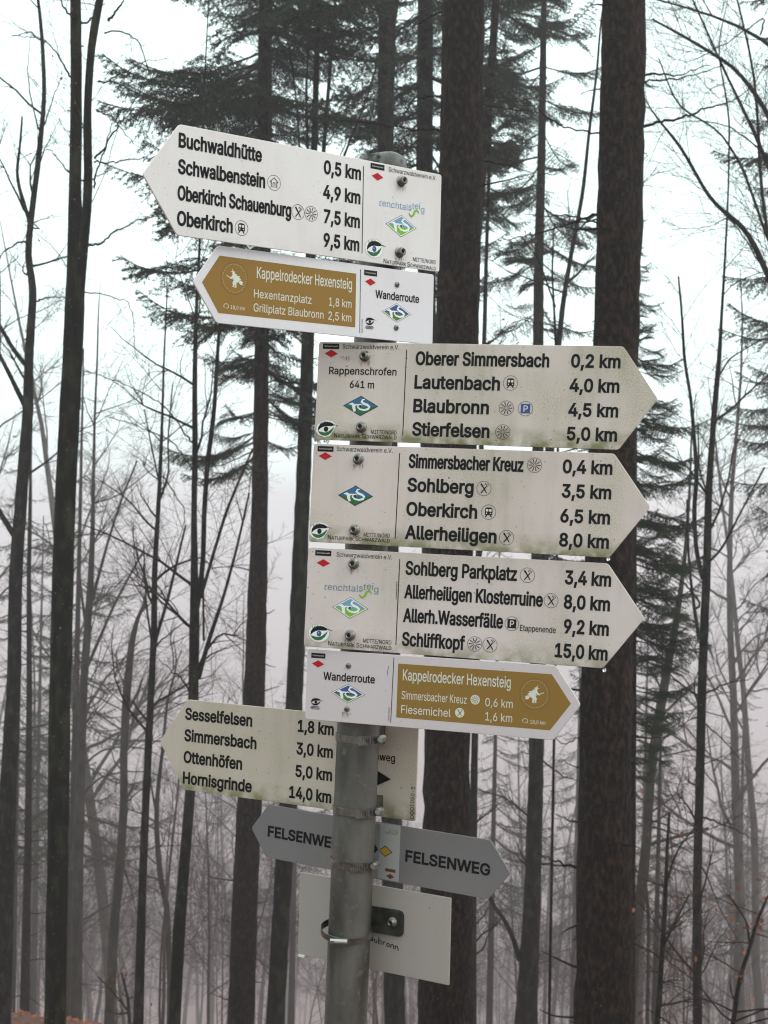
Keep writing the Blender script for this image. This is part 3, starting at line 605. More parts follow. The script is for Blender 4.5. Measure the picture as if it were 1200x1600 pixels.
def band_on(parent, y, zaxis, screw_deg, tilt=0.0, w=0.0115, R=None):
    """hose clamp round the pole; zaxis = local z of the pole axis, angle measured from the viewer side to the right"""
    R = R or POLE_R + 0.0009
    bm = bmesh.new(); n = 48; rings = []
    for k in range(n):
        a = 2 * math.pi * k / n; ca, sa = math.cos(a), math.sin(a)
        dy = tilt * sa * R
        rings.append([bm.verts.new((sa * r, yy + dy, zaxis + ca * r)) for r, yy in ((R, -w / 2), (R + .0007, -w / 2 + .0004), (R + .0007, w / 2 - .0004), (R, w / 2))])
    for k in range(n):
        a, b = rings[k], rings[(k + 1) % n]
        for i in range(4): bm.faces.new((a[i], b[i], b[(i + 1) % 4], a[(i + 1) % 4]))
    bmesh.ops.recalc_face_normals(bm, faces=bm.faces[:])
    o = mm(bm, 'hose_clamp', M_STEEL, parent); o.location = (0, y, 0)
    if screw_deg is None: return o
    # ribbed band tail, housing and worm screw
    bm = bmesh.new(); a0 = math.radians(screw_deg)
    for k in range(13):
        a = a0 - math.radians(12 + 4.4 * k); r = R + .0024
        M = Matrix.Translation((math.sin(a) * r, -0.001, zaxis + math.cos(a) * r)) @ Matrix.Rotation(a, 4, 'Y')
        g = bmesh.ops.create_cube(bm, size=1, matrix=M @ Matrix.Diagonal((0.0012, w * .9, 0.0022, 1)))
    for k in range(13):
        a = a0 - math.radians(14 + 4.4 * k); r = R + .0014
        M = Matrix.Translation((math.sin(a) * r, -0.001, zaxis + math.cos(a) * r)) @ Matrix.Rotation(a, 4, 'Y')
        bmesh.ops.create_cube(bm, size=1, matrix=M @ Matrix.Diagonal((0.0029, w * 1.25, 0.0014, 1)))
    bm.faces.ensure_lookup_table()
    for f_ in bm.faces[:78]: f_.material_index = 1
    h = mm(bm, 'clamp_tail', [M_STEEL, M_BOLT], o)
    bm = bmesh.new(); r = R + .0062
    M = Matrix.Translation((math.sin(a0) * r, 0.0005, zaxis + math.cos(a0) * r)) @ Matrix.Rotation(a0, 4, 'Y') @ Matrix.Rotation(math.pi / 2, 4, 'Y')
    bmesh.ops.create_cone(bm, cap_ends=True, segments=18, radius1=.0056, radius2=.0056, depth=.012, matrix=M)
    h = mm(bm, 'worm_housing', M_BRIGHT, o)
    bm = bmesh.new()
    M2 = M @ Matrix.Translation((0, 0, -.0088))
    bmesh.ops.create_cone(bm, cap_ends=True, segments=6, radius1=.0042, radius2=.0046, depth=.0055, matrix=M2)
    bmesh.ops.create_cube(bm, size=1, matrix=M2 @ Matrix.Translation((0, 0, -.003)) @ Matrix.Diagonal((.007, .001, .0006, 1)))
    mm(bm, 'worm_screw', M_BRIGHT, o)
    return o

def sign(name, label, cat, O, u, up, group=None):
    t = empty(name)
    n = Vector(u).cross(Vector(up)).normalized(); uu = Vector(u).normalized(); vv = n.cross(uu)
    t.matrix_world = Matrix(((uu.x, vv.x, n.x, O[0]), (uu.y, vv.y, n.y, O[1]), (uu.z, vv.z, n.z, O[2] + CAM_Z), (0, 0, 0, 1)))
    tag(t, label, cat, group)
    return t

def T(parent, t, x0, y0, x1, cap, bold=0.21, ink='black', **k):
    p = Print(); p.text(t, x0, y0, x1, cap, bold, ink, **k); return p.build('lettering', parent)
def EM(parent, fn, *a, name='emblem', **k):
    p = Print(); fn(p, *a, **k); return p.build(name, parent)
def LINE(parent, pts, w=1.3, ink='black', name='dividing_line'):
    p = Print(); p.stroke(pts, w, ink, 0.3); return p.build(name, parent)

def front_fixings(t, ys, gap=0.055):
    """bracket and hose clamp behind the board at each bolt"""
    for y in ys:
        bm = bmesh.new()
        box_bm(bm, -.016, .016, y - .012, y + .012, -.0055, -.0032)
        box_bm(bm, -.0155, -.0135, y - .0115, y + .0115, -gap + .026, -.0056)
        box_bm(bm, .0135, .0155, y - .0115, y + .0115, -gap + .026, -.0056)
        mm(bm, 'mounting_bracket', M_ZINC, t)
        band_on(t, y, -gap, None)

def streaks(t, pts, seed=0):
    """dirty run-offs below bolts"""
    rr = random.Random(seed); p = Print()
    for x, y in pts:
        for k in range(12):
            a = x + rr.uniform(-8, 8); L_ = rr.uniform(2, 9)
            p.stroke([(a, y - 6 - rr.uniform(0, 3)), (a + rr.uniform(-.4, .4), y - 9 - L_)], [rr.uniform(.3, .9), .1], 'dirt', 0.16 + 0.01 * k)
    return tag(p.build('dirt_streaks', t), kind='stuff')

def dests(t, rows, x=78.6, right=380.6, ys=(41.6, 6.4, -28.9, -63.6), cap=20.6):
    for (name, x1, x2, km), y in zip(rows, ys):
        T(t, name, x, y, x1, cap, 0.21); T(t, km, x2, y + .6, right, cap - 0.8, 0.21)

def club_head(t, top=64.3, box=(-53.8, 67.6), red=(-53.0, 56.6), x=(-35.6, 52.5)):
    EM(t, em_box, box[0], box[1], 25.5, 8.2); EM(t, em_red, red[0], red[1], 21.5, 11.6)
    T(t, 'Schwarzwaldverein e.V.', x[0], top, x[1], 6.8, 0.13)

def club_foot(t, xm=(14.5, 54.5), xn=(-43, 54.8), y=(-62.6, -69.9)):
    T(t, 'MITTE/NORD', xm[0], y[0], xm[1], 6.0, 0.13); T(t, 'NATURPARK SCHWARZWALD', xn[0], y[1], xn[1], 7.0, 0.14, smallcaps=True)

def renchtal(t, x0, y0, x1, xh, ink, sw):
    p = Print(); s_ = 'renchtalsteig'
    rs_ = [0, 0, 0, 0, 0, 0, 0, 0, .06, .16, .22, .22, .02]
    p.text(s_, x0, y0, x1, xh * 1.32, 0.10, ink, raise_=rs_)
    w = x1 - x0
    for i, fx in enumerate((.015, .165, .25, .40, .475, .555, .655, .675)):
        p.stroke([(x0 + w * fx - .6, y0 + .3), (x0 + w * fx + 1.8, y0 + .3)], .55, ink, 0.42)
    X = x0 + w * .655; Y = y0 - 1
    pts = [(X, Y - 2.5), (X + 1.5, Y - 6), (X + 5, Y - 7.5), (X + 8.5, Y - 4.5), (X + 11, Y + 1), (X + 14, Y + 3.2), (X + 17.5, Y + 1.5), (X + 18.6, Y - 1.2)]
    p.stroke(pts, [1.2, 2.6, 3.2, 3.4, 3.4, 3.2, 2.4, .8], sw, 0.38)
    return p.build('emblem', t)

# the steel post
post = empty('signpost_pole', tuple(W(598.6, 252, 2.165)))
tag(post, 'galvanised steel post carrying all the hiking signs, with a dented grey cap', 'post')
_top, _bot = Vector(W(598.6, 252, 2.165)), Vector(W(486.0, 2830, 2.165))
ax = (_bot - _top); POLE_LEN = ax.length
q = ax.to_track_quat('-Z', 'Y'); post.rotation_euler = q.to_euler()
bm = bmesh.new()
prof = [(-POLE_LEN - .3, POLE_R)] + [(-z, POLE_R) for z in np.linspace(POLE_LEN - .01, .0, 30)]
rings = []
for z, r in prof:
    rings.append([bm.verts.new((r * math.cos(2 * math.pi * k / 40), r * math.sin(2 * math.pi * k / 40), z)) for k in range(40)])
for a, b in zip(rings, rings[1:]):
    for i in range(40): bm.faces.new((a[i], a[(i + 1) % 40], b[(i + 1) % 40], b[i]))
mm(bm, 'post', M_ZINC, post, True)
bm = lathe([(.0362, -.028), (.0362, -.003), (.0352, .003), (.031, .0075), (.022, .0115), (.008, .0125)], 40)
for v in bm.verts:
    if v.co.z > .004: v.co.z += -.004 * max(0, math.cos(math.atan2(v.co.y, v.co.x) - 2.2)) + RNG.normal(0, .0004)
mm(bm, 'post_cap', M_CAP, post, True)

def drops(t, x, y):
    bm = bmesh.new(); bmesh.ops.create_uvsphere(bm, u_segments=10, v_segments=8, radius=.0028)
    for v in bm.verts: v.co.z *= .7; v.co.y *= 1.25
    o = mm(bm, 'water_drop', M_WATER, t, True); o.location = (x / 1000, y / 1000, -.0015); return o

# A ---------------------------------------------------------------
t = sign('direction_sign', 'topmost white arrow sign pointing left, first line Buchwaldhütte 0,5 km', 'direction sign', (0.0175, 2.1208, 0.4448), (0.804, 0.5946, 0.0093), (0.0017, -0.0179, 0.9998))
board('L', -378.4, 452.7, 149.1, 52.9, board_mat('enamel_white_clean', (0.635, 0.64, 0.64), 0.6, 0.1, 3.1), t)
for (n_, x1, x2, km), y in zip((('Buchwaldhütte', -248.2, -143.6, '0,5 km'), ('Schwalbenstein', -241.8, -144, '4,9 km'), ('Oberkirch Schauenburg', -197.6, -141.7, '7,5 km'), ('Oberkirch', -292.6, -141.4, '9,5 km')), (43.3, 8.0, -27.2, -61.3)):
    T(t, n_, -379.2, y, x1, 20.2, 0.21); T(t, km, x2, y, -77.6, 20.2, 0.21)
EM(t, em_hut, -227.3, 18.0, 11); EM(t, em_food, -186, -17.6, 11); EM(t, em_star, -163.6, -17, 11); EM(t, em_train, -278.6, -52.2, 10.6)
LINE(t, [(-73.4, 65), (-72.5, -63)])
club_head(t, 64.2, (-47.9, 68.1), (-47.5, 53.4), (-27.5, 63.8)); club_foot(t, (22.5, 66.6), (-32.7, 67.0), (-63.6, -73.0))
renchtal(t, -42.4, 11.5, 42, 7.2, 'lightblue', 'green')
EM(t, em_rs, -1.2, -13.7, 58, 33, 'light'); EM(t, em_eye, -50.7, -53.3, 33, 28, 'round')
bolt(t, -3.5, 53.3); bolt(t, -3.5, -53.4); streaks(t, [(-3.5, 53.3), (-3.5, -53.4)], 1); front_fixings(t, (.0533, -.0534))
# B ---------------------------------------------------------------
t = sign('route_sign', 'gold panelled arrow sign pointing left, with the line Hexentanzplatz 1,8 km', 'route sign', (0.0128, 2.1195, 0.3114), (0.8268, 0.5624, 0.0037), (-0.0023, -0.0032, 1.0))
mB = board_mat('enamel_white_b', (0.60, 0.61, 0.64), 0.25, 0.0, 7.7)
board('L', -302.6, 370.3, 107.5, 37.7, mB, t)
p = Print(); p.fill([[(-300.3, -39.6), (-74.3, -39.6), (-74.3, 39.6), (-300.3, 39.8), (-326.4, 0.3)]], 'gold', 0.2); p.build('gold_panel', t)
EM(t, em_witch, -276.3, 11.0, 42, 44.5, -1)
T(t, 'Kappelrodecker Hexensteig', -241.1, 15.2, -81.4, 16.0, 0.13, 'pale'); T(t, 'Hexentanzplatz', -245.1, -12.6, -150.4, 11.8, 0.13, 'pale'); T(t, 'Grillplatz Blaubronn', -245.3, -32.2, -129.6, 11.6, 0.13, 'pale')
T(t, '1,8 km', -120.7, -12, -81.5, 12, 0.13, 'pale'); T(t, '2,5 km', -121.3, -32.4, -81.5, 12, 0.13, 'pale'); T(t, '18,0 km', -281.7, -32.3, -259.2, 5.4, 0.13, 'pale')
EM(t, em_loop, -288.6, -29.2, 3.8)
LINE(t, [(-66.9, 46.6), (-66.1, -47.2)], 1.0); T(t, 'OGOT050', -60.8, -46.8, -40, 2.4, 0.1, rot=True)
EM(t, em_box, -48.8, 43.2, 22.8, 8.0); EM(t, em_red, -48.8, 29.9, 19.0, 10.8)
T(t, 'Wanderroute', -39.6, 7.2, 40.4, 12.3, 0.18); EM(t, em_rs, -.5, -11.3, 53.5, 28.8, 'dark'); EM(t, em_eye, -48.8, -28.5, 18.5, 13.5, 'small')
bolt(t, -.8, 31, False); bolt(t, -.8, -33.8, False); front_fixings(t, (.031, -.0338))
# C ---------------------------------------------------------------
t = sign('direction_sign', 'white right-pointing arrow sign headed Rappenschrofen 641 m, just below the gold left-pointing sign', 'direction sign', (-0.0352, 2.1119, 0.1796), (0.966, -0.2573, -0.0242), (0.0269, 0.0069, 0.9996))
board('R', -73.2, 456.5, 148.3, 52.1, board_mat('enamel_white_c', (0.56, 0.515, 0.47), 1.2, 1.5, 12.3), t)
dests(t, (('Oberer Simmersbach', 278.2, 309.6, '0,2 km'), ('Lautenbach', 207.5, 309.2, '4,0 km'), ('Blaubronn', 192.8, 309.0, '4,5 km'), ('Stierfelsen', 195.4, 308.6, '5,0 km')))
EM(t, em_train, 222.8, 18.0, 11); EM(t, em_star, 218.4, -18.7, 11); EM(t, em_park, 246.6, -18.8, 11, 'blue'); EM(t, em_star, 214.8, -53.8, 11)
LINE(t, [(64.1, 64.1), (64.5, -63.3)]); club_head(t); club_foot(t, (15.5, 55), (-42.3, 55.3))
T(t, 'Rappenschrofen', -55, 25.4, 50.4, 11.3, 0.17); T(t, '641 m', -21.5, 5.3, 16.8, 11.2, 0.17)
EM(t, em_rs, -2.8, -21.4, 55, 30.5, 'plain'); EM(t, em_eye, -55.6, -57.1, 31, 26, 'leaf')
bolt(t, 0, 53.6); bolt(t, 0, -53.2); streaks(t, [(0, 53.6), (0, -53.2), (-30, 60)], 2); front_fixings(t, (.0536, -.0532))
# D ---------------------------------------------------------------
t = sign('direction_sign', 'white right-pointing arrow sign with first line Simmersbacher Kreuz 0,4 km', 'direction sign', (-0.0398, 2.1122, 0.0251), (0.9593, -0.2813, -0.0234), (0.0287, 0.0146, 0.9995))
board('R', -74.0, 453.2, 148.6, 54.4, board_mat('enamel_white_d', (0.56, 0.505, 0.47), 1.1, 1.25, 21.9), t)
dests(t, (('Simmersbacher Kreuz', 249.5, 306.6, '0,4 km'), ('Sohlberg', 177.2, 307.0, '3,5 km'), ('Oberkirch', 184.4, 306.6, '6,5 km'), ('Allerheiligen', 215.0, 306.6, '8,0 km')), 76.6, 378.0, (43.0, 7.8, -28.0, -62.6), 20.8)
EM(t, em_star, 265.7, 53.6, 11); EM(t, em_food, 192.5, 17.0, 11); EM(t, em_train, 201.3, -17.2, 11); EM(t, em_food, 229.7, -53.2, 11)
LINE(t, [(61.9, 64.5), (61.7, -63.2)]); club_head(t, 64.5, (-54.7, 67.1), (-54.6, 56.2), (-36.9, 51)); club_foot(t, (12.4, 53.2), (-43.9, 53.5), (-62.2, -69.3))
EM(t, em_rs, -3.6, -1.8, 55.4, 30.5, 'plain'); EM(t, em_eye, -58, -57, 31, 26, 'leaf')
bolt(t, -2, 53.4); bolt(t, -2, -52.8); streaks(t, [(-2, 53.4), (-2, -52.8)], 3); front_fixings(t, (.0534, -.0528)); drops(t, 378, -76)
# E ---------------------------------------------------------------
t = sign('direction_sign', 'white right-pointing arrow sign with first line Sohlberg Parkplatz 3,4 km', 'direction sign', (-0.0432, 2.1122, -0.1326), (0.9599, -0.2795, -0.0225), (0.029, 0.0193, 0.9994))
board('R', -74.8, 451.8, 149.7, 55.1, board_mat('enamel_white_e', (0.565, 0.51, 0.49), 1.0, 0.9, 33.4), t)
for (n_, x1, x2, km), y in zip((('Sohlberg Parkplatz', 246.9, 316.7, '3,4 km'), ('Allerheiligen Klosterruine', 286.3, 316.7, '8,0 km'), ('Allerh.Wasserfälle', 229.7, 318.4, '9,2 km'), ('Schliffkopf', 174.4, 307.2, '15,0 km')), (42.0, 7.0, -28.2, -63.4)):
    T(t, n_, 78.9, y, x1, 20.8, 0.20); T(t, km, x2, y - .5, 383, 20.6, 0.21)
T(t, 'Etappenende', 254.9, -29.4, 307.1, 8.8, 0.14)
EM(t, em_food, 261.9, 51.5, 11); EM(t, em_food, 298.2, 16.9, 10.6); EM(t, em_park, 242.6, -20.0, 10.5, 'black'); EM(t, em_star, 189.2, -53.1, 11); EM(t, em_food, 211.9, -52.8, 11)
LINE(t, [(69.1, 64.9), (69.9, -62.9)]); LINE(t, [(66.3, 31.4), (66.9, 18), (66.6, 4.4)], .9, name='scratch')
club_head(t, 63.3, (-51.1, 67.4), (-50.2, 52.5), (-29.9, 57.4)); club_foot(t, (18.9, 62.8), (-35.9, 63.2), (-62.8, -70.9))
renchtal(t, -46.1, 12.5, 38.6, 7.4, 'greyblue', 'green')
EM(t, em_rs, -4.1, -12.5, 56.3, 32.2, 'light'); EM(t, em_eye, -51.6, -53.4, 33, 27, 'round')
bolt(t, -2, 54); bolt(t, -2, -53.3); streaks(t, [(-2, 54), (-2, -53.3)], 4); front_fixings(t, (.054, -.0533)); drops(t, 379, -77)
# F ---------------------------------------------------------------
t = sign('route_sign', 'gold panelled arrow sign pointing right, with the line Fiesemichel 1,6 km', 'route sign', (-0.0492, 2.1132, -0.2641), (0.9419, -0.3359, -0.008), (0.0136, 0.0142, 0.9998))
board('R', -67.0, 383.9, 106.1, 37.5, board_mat('enamel_white_f', (0.52, 0.485, 0.49), 0.3, 0.0, 41.0), t)
p = Print(); p.fill([[(79.2, -39.0), (311.3, -39.5), (340.2, 0.3), (311.3, 40.4), (79.2, 40.6)]], 'gold', 0.2); p.build('gold_panel', t)
T(t, 'Kappelrodecker Hexensteig', 87.3, 16.6, 251.7, 16.2, 0.13, 'pale'); T(t, 'Simmersbacher Kreuz', 86.4, -11.2, 186.5, 12, 0.11, 'pale'); T(t, 'Fiesemichel', 86.4, -32.2, 163, 12, 0.13, 'pale')
T(t, '0,6 km', 214.7, -12.2, 255.6, 12, 0.13, 'pale'); T(t, '1,6 km', 215.4, -32.7, 255.6, 12, 0.13, 'pale'); T(t, '18,0 km', 282, -32.2, 304.3, 5.4, 0.13, 'pale')
EM(t, em_star, 199.3, -4.1, 7.6, 'golddark', 'pale'); EM(t, em_food, 176.6, -24.7, 7.6, 'golddark', 'pale'); EM(t, em_loop, 274.7, -29.2, 3.8); EM(t, em_witch, 287.4, 10.5, 43.8, 45, 1)
LINE(t, [(72.2, 49.2), (70.8, -47.3)], 1.0); T(t, 'OGOT050', 68.6, -45.6, 89, 2.4, 0.1, rot=True); LINE(t, [(64.6, 36.0), (63.2, 28), (62.6, 21.3)], .6, name='scratch')
EM(t, em_box, -48.7, 44.3, 23, 7.6); EM(t, em_red, -48.6, 31.9, 20, 11.1)
T(t, 'Wanderroute', -39.3, 8.5, 43.5, 12.2, 0.18); EM(t, em_rs, 1.5, -9.4, 54.3, 28.6, 'dark'); EM(t, em_eye, -50.3, -25.5, 19, 13.5, 'small')
bolt(t, .5, 32, False); bolt(t, .5, -32.8, False); streaks(t, [(.5, -30)], 8); front_fixings(t, (.032, -.0328))
# G ---------------------------------------------------------------
t = sign('direction_sign', 'cream white arrow sign pointing left behind the post, first line Sesselfelsen 1,8 km', 'direction sign', (-0.0051, 2.2178, -0.4019), (0.8799, -0.4752, 0.0012), (0.0129, 0.0265, 0.9996))
board('L', -366.6, 440.2, 152.6, 55.9, board_mat('enamel_cream_g', (0.49, 0.445, 0.375), 1.0, 1.1, 52.5), t)
for (n_, x1, x2, km), y in zip((('Sesselfelsen', -233.9, -145.4, '1,8 km'), ('Simmersbach', -223.9, -146.4, '3,0 km'), ('Ottenhöfen', -250.7, -146.7, '5,0 km'), ('Hornisgrinde', -230.1, -157.2, '14,0 km')), (42, 5.6, -31, -66.2)):
    T(t, n_, -370.4, y, x1, 20.6, 0.21); T(t, km, x2, y, -77.6, 19.8, 0.21)
T(t, 'Felsenweg', -37, 11.2, 35, 12.2, 0.17); T(t, 'OGOT050-5', 71.2, -73.0, 121, 6.6, 0.15, rot=True)
p = Print(); p.fill([[(-12, -36.5), (29, -16.2), (-12, 2)]], 'black', 0.3); p.build('arrow_symbol', t)
for y in (.053, -.057):
    bm = bmesh.new()
    box_bm(bm, -.016, .016, y - .0145, y + .0145, .0002, .0024)
    box_bm(bm, .0135, .0158, y - .014, y + .014, .0025, .027)
    box_bm(bm, -.0158, -.0135, y - .014, y + .014, .0025, .027)
    box_bm(bm, -.0134, .0134, y + .0118, y + .014, .0025, .016)
    box_bm(bm, -.0134, .0134, y - .014, y - .0118, .0025, .016)
    mm(bm, 'mounting_bracket', M_ZINC, t)
    band_on(t, y, .06, 100)
# H ---------------------------------------------------------------
t = sign('path_sign', 'small grey arrow sign FELSENWEG pointing left, partly hidden behind the post', 'path sign', (-0.0136, 2.2095, -0.5299), (0.8887, -0.4573, -0.0341), (0.0366, -0.0033, 0.9993))
mG = board_mat('grey_sheet', (0.150, 0.148, 0.152), 0.3, 0.1, 61.2, 0.42)
board('L', -186.4, 206, 86.2, 30.1, mG, t, 2.0)
T(t, 'FELSENWEG', -184.6, -9.0, -49.5, 18.2, 0.22)
p = Print(); p.fill([[(-19, -42), (19, -42), (19, 42), (-19, 42)]], 'grey', 0.2); p.build('end_panel', t)
EM(t, em_red, 12, 3, 13, 14, 'black'); band_on(t, -.009, .05, 92)
# I ---------------------------------------------------------------
t = sign('path_sign', 'small grey FELSENWEG arrow sign pointing right, with a pale strip and gold diamond', 'path sign', (-0.0134 + .0028, 2.2094 + .0054, -0.5308), (0.8873, -0.4607, -0.022), (0.0221, -0.0051, 0.9997))
board('R', 4.1, 200.0, 89.4, 34.5, board_mat('grey_sheet_right', (0.150, 0.146, 0.150), 0.4, 0.1, 71.2, 0.42), t, 2.0)
T(t, 'FELSENWEG', 62.7, -9.5, 205.6, 18.3, 0.22)
p = Print(); p.fill([[(6, -43), (52.8, -43), (52.2, 44), (6, 44)]], 'strip', 0.2); p.build('pale_strip', t)
EM(t, em_red, 27.3, 1.0, 25.5, 17.5, 'black')
p = Print(); p.fill([[(16.5, 1), (27.3, -6.3), (38, 1), (27.3, 8.3)]], 'yellow', 0.36); p.build('gold_diamond', t)
p = Print(); p.fill([[(28.6, -30), (46.4, -30), (46.4, -25), (28.6, -25)]], 'brown', 0.3); p.build('emblem_bar', t); EM(t, em_red, 37.9, -36.9, 14.7, 8, 'brown')
p = Print(); rr = random.Random(4)
for k in range(9): p.stroke([(26 + k * 2.5, 29 + rr.uniform(-.6, .6)), (27.4 + k * 2.5, 32.5 + rr.uniform(-1, 2.5))], .6, 'brown', 0.3)
p.stroke([(33, 33), (37, 38), (39, 34), (42, 37), (47, 33)], .5, 'brown', 0.34); p.build('handwriting', t)
# J ---------------------------------------------------------------
t = sign('sign_back', 'blank grey-white back of a rectangular sign clamped lowest on the post, scribbled laubronn', 'sign back', (-0.0139, 2.2082, -0.6494), (0.8649, -0.5019, 0.003), (0.0032, 0.0114, 0.9999))
board('N', -126.5, 274.6, 132.0, 0, board_mat('bare_back', (0.315, 0.295, 0.275), 0.45, 0.1, 81.5, 0.45), t, 2.5, 2.0)
p = Print(); rr = random.Random(9); x = 2.0
strokes = {'l': [(0, 8), (0, 0), (1.5, 0)], 'a': [(3, 4), (1, 4), (0, 2), (1, 0), (3, 2), (3, 4), (3, 0)], 'u': [(0, 4), (.5, 0), (2.5, 0), (3, 4), (3, 0)],
           'b': [(0, 8), (0, 0), (2.5, 0), (3, 3), (0, 4)], 'r': [(0, 4), (0, 0), (0, 3), (2.5, 4)], 'o': [(1, 4), (0, 2), (1, 0), (3, 0), (3.2, 3), (1, 4)], 'n': [(0, 4), (0, 0), (0, 3), (2, 4), (3, 3), (3.4, -1)]}
for i, ch in enumerate('laubronn'):
    p.stroke([(x + a * 1.55, -21 + b * 1.35 - i * .9 + rr.uniform(-.4, .4)) for a, b in strokes[ch]], 1.7, 'black', 0.3 + .01 * i); x += 6.2 if ch in 'rl' else 7.8
p.build('handwriting', t)
p = Print(); p.disc(112, 45, .9, .9, 'black', .3, 8); p.disc(-76.8, -23, 1, 1, 'black', .3, 8); p.build('paint_dots', t)
bm = bmesh.new(); P_ = rounded([(-26, -7.0), (68, -6.0), (68, 34), (-26, 33)], 9, 4)
bot_ = [bm.verts.new((a / 1000, b / 1000, .0006)) for a, b in P_]; top_ = [bm.verts.new((a / 1000, b / 1000, .0046)) for a, b in P_]
bm.faces.new(top_); bm.faces.new(bot_[::-1])
for i in range(len(P_)): bm.faces.new((bot_[i], bot_[(i + 1) % len(P_)], top_[(i + 1) % len(P_)], top_[i]))
box_bm(bm, -.022, .0105, -.004, .030, .0047, .024)
mm(bm, 'clamp_plate', M_DSTEEL, t)
bo = bolt(t, 50, 15); bo.location.z = .0046; bo.scale = (.95, .95, .8)
bo2 = band_on(t, .013, .05, None, tilt=-.10, w=.0105, R=POLE_R + .0065)
bo2.location.x = -.0055; bo2.rotation_euler = (.10, 0, 0); bo2.location.y += -.005
bm = bmesh.new(); a_ = math.radians(21); M = Matrix.Translation((math.sin(a_) * (POLE_R + .0115), 0, .05 + math.cos(a_) * (POLE_R + .0115))) @ Matrix.Rotation(a_, 4, 'Y') @ Matrix.Rotation(math.pi / 2, 4, 'Y')
bmesh.ops.create_cone(bm, cap_ends=True, segments=16, radius1=.0046, radius2=.0046, depth=.020, matrix=M)
bmesh.ops.create_cone(bm, cap_ends=True, segments=6, radius1=.004, radius2=.004, depth=.007, matrix=M @ Matrix.Translation((0, 0, -.0132)))
mm(bm, 'worm_screw', M_BRIGHT, bo2)
bm = bmesh.new(); box_bm(bm, -.1235, -.112, -.0685, -.0655, -.001, .004); mm(bm, 'edge_clip', INK['white'], t)
# ------------------------------------------------------------------ terrain
def ground(x, y):
    """falls away from the viewer, then a valley and a far hill"""
    x = np.asarray(x, float); y = np.asarray(y, float)
    k = 0.343 + 0.04 * np.clip((x + 6) / 9, 0, 1)
    d = np.clip(y - 3, 0, None)
    z = -k * np.minimum(d, 24) - 0.39 * np.clip(d - 24, 0, 396)
    z = z + 0.19 * np.clip(y - 640, 0, 620) + 0.03 * np.clip(y - 1260, 0, None)
    z = z + 0.35 * np.sin(x * .31 + y * .17) * np.clip(d / 20, 0, 1) + 0.2 * np.sin(x * .9 - y * .55) * np.clip(d / 20, 0, 1)
    z = z + np.clip(-y - 2, 0, 12) * 0.12
    return z

def smooth_axis(lim, near, n):
    t = np.linspace(-1, 1, n); return np.sign(t) * (np.abs(t) * near + np.abs(t) ** 4 * (lim - near))
xs = smooth_axis(1000, 60, 121)
ys = np.concatenate([np.linspace(-40, 60, 90), 60 + (np.linspace(0, 1, 60)[1:] ** 2) * 1440])
X, Y = np.meshgrid(xs, ys)
Zg = ground(X, Y) + RNG.normal(0, .03, X.shape) * (np.abs(Y) < 70)
v = np.stack([X, Y, Zg], -1).reshape(-1, 3); nx = len(xs)
i = np.arange(len(ys) - 1)[:, None] * nx + np.arange(nx - 1)[None]
f = np.stack([i, i + 1, i + nx + 1, i + nx], -1).reshape(-1, 4)
mb = MB(); mb.add(v, f); gr = link('forest_ground', mb.build('forest_ground', M_LITTER)); tag(gr, kind='structure')

# fallen leaves lying on the slope
n = 16000; lx = RNG.uniform(-14, 6, n); ly = RNG.uniform(8, 46, n); lz = ground(lx, ly) + .03
a = RNG.uniform(0, 6.28, n); tl = RNG.uniform(-.5, .5, (n, 2)); s = RNG.uniform(.03, .07, n)
dx = np.stack([np.cos(a) * s, np.sin(a) * s, tl[:, 0] * s], -1); dy = np.stack([-np.sin(a) * s * .6, np.cos(a) * s * .6, tl[:, 1] * s], -1)
c = np.stack([lx, ly, lz], -1)
v = np.stack([c - dx, c - dy, c + dx, c + dy], 1).reshape(-1, 3)
mb = MB(); mb.add(v, np.arange(4 * n).reshape(-1, 4)); lf = link('fallen_leaves', mb.build('fallen_leaves', M_LEAF)); tag(lf, 'reddish brown fallen leaves covering the forest slope', 'leaves', kind='stuff')

# ------------------------------------------------------------------ growing things
def spray_template(seed, length=0.8, n=9, fine=True):
    r = np.random.default_rng(seed); m = MB()
    p = [np.zeros(3)]; d = np.array([1.0, 0, 0])
    for k in range(5):
        d = d + r.normal(0, .12, 3); d[2] += .04; d /= np.linalg.norm(d); p.append(p[-1] + d * length / 5)
    p = np.array(p); m.tube(p, np.linspace(.0036, .0010, 6), 3)
    for k in range(n):
        t = (k + .6) / n * 4.6; i0 = int(t); b = p[i0] + (p[i0 + 1] - p[i0]) * (t - i0)
        s_ = 1 if k % 2 else -1; L = length * (.42 - .26 * k / n) * r.uniform(.7, 1.3)
        d2 = np.array([.75, s_ * r.uniform(.4, .8), r.uniform(-.25, .4)]); d2 /= np.linalg.norm(d2)
        e1 = b + d2 * L * .5 + r.normal(0, .012, 3); e2 = e1 + (d2 + r.normal(0, .25, 3)) * L * .5
        m.tube([b, e1, e2], [.0022, .0014, .0008], 3)
        if fine:
            for q_ in range(3):
                e3 = e1 + (d2 + r.normal(0, .6, 3)) * L * .3; m.tube([e1 + (e2 - e1) * .4 * q_, e3], [.0013, .0007], 3)
    return np.concatenate(m.v), np.concatenate(m.f)
SPRAYS = [spray_template(40 + k) for k in range(4)]

def wander(r, p0, d0, L, n, bend=.12, lift=0.0):
    p = [np.array(p0, float)]; d = np.array(d0, float); d /= np.linalg.norm(d)
    for k in range(n):
        d = d + r.normal(0, bend, 3); d[2] += lift; d /= np.linalg.norm(d); p.append(p[-1] + d * L / n)
    return np.array(p)

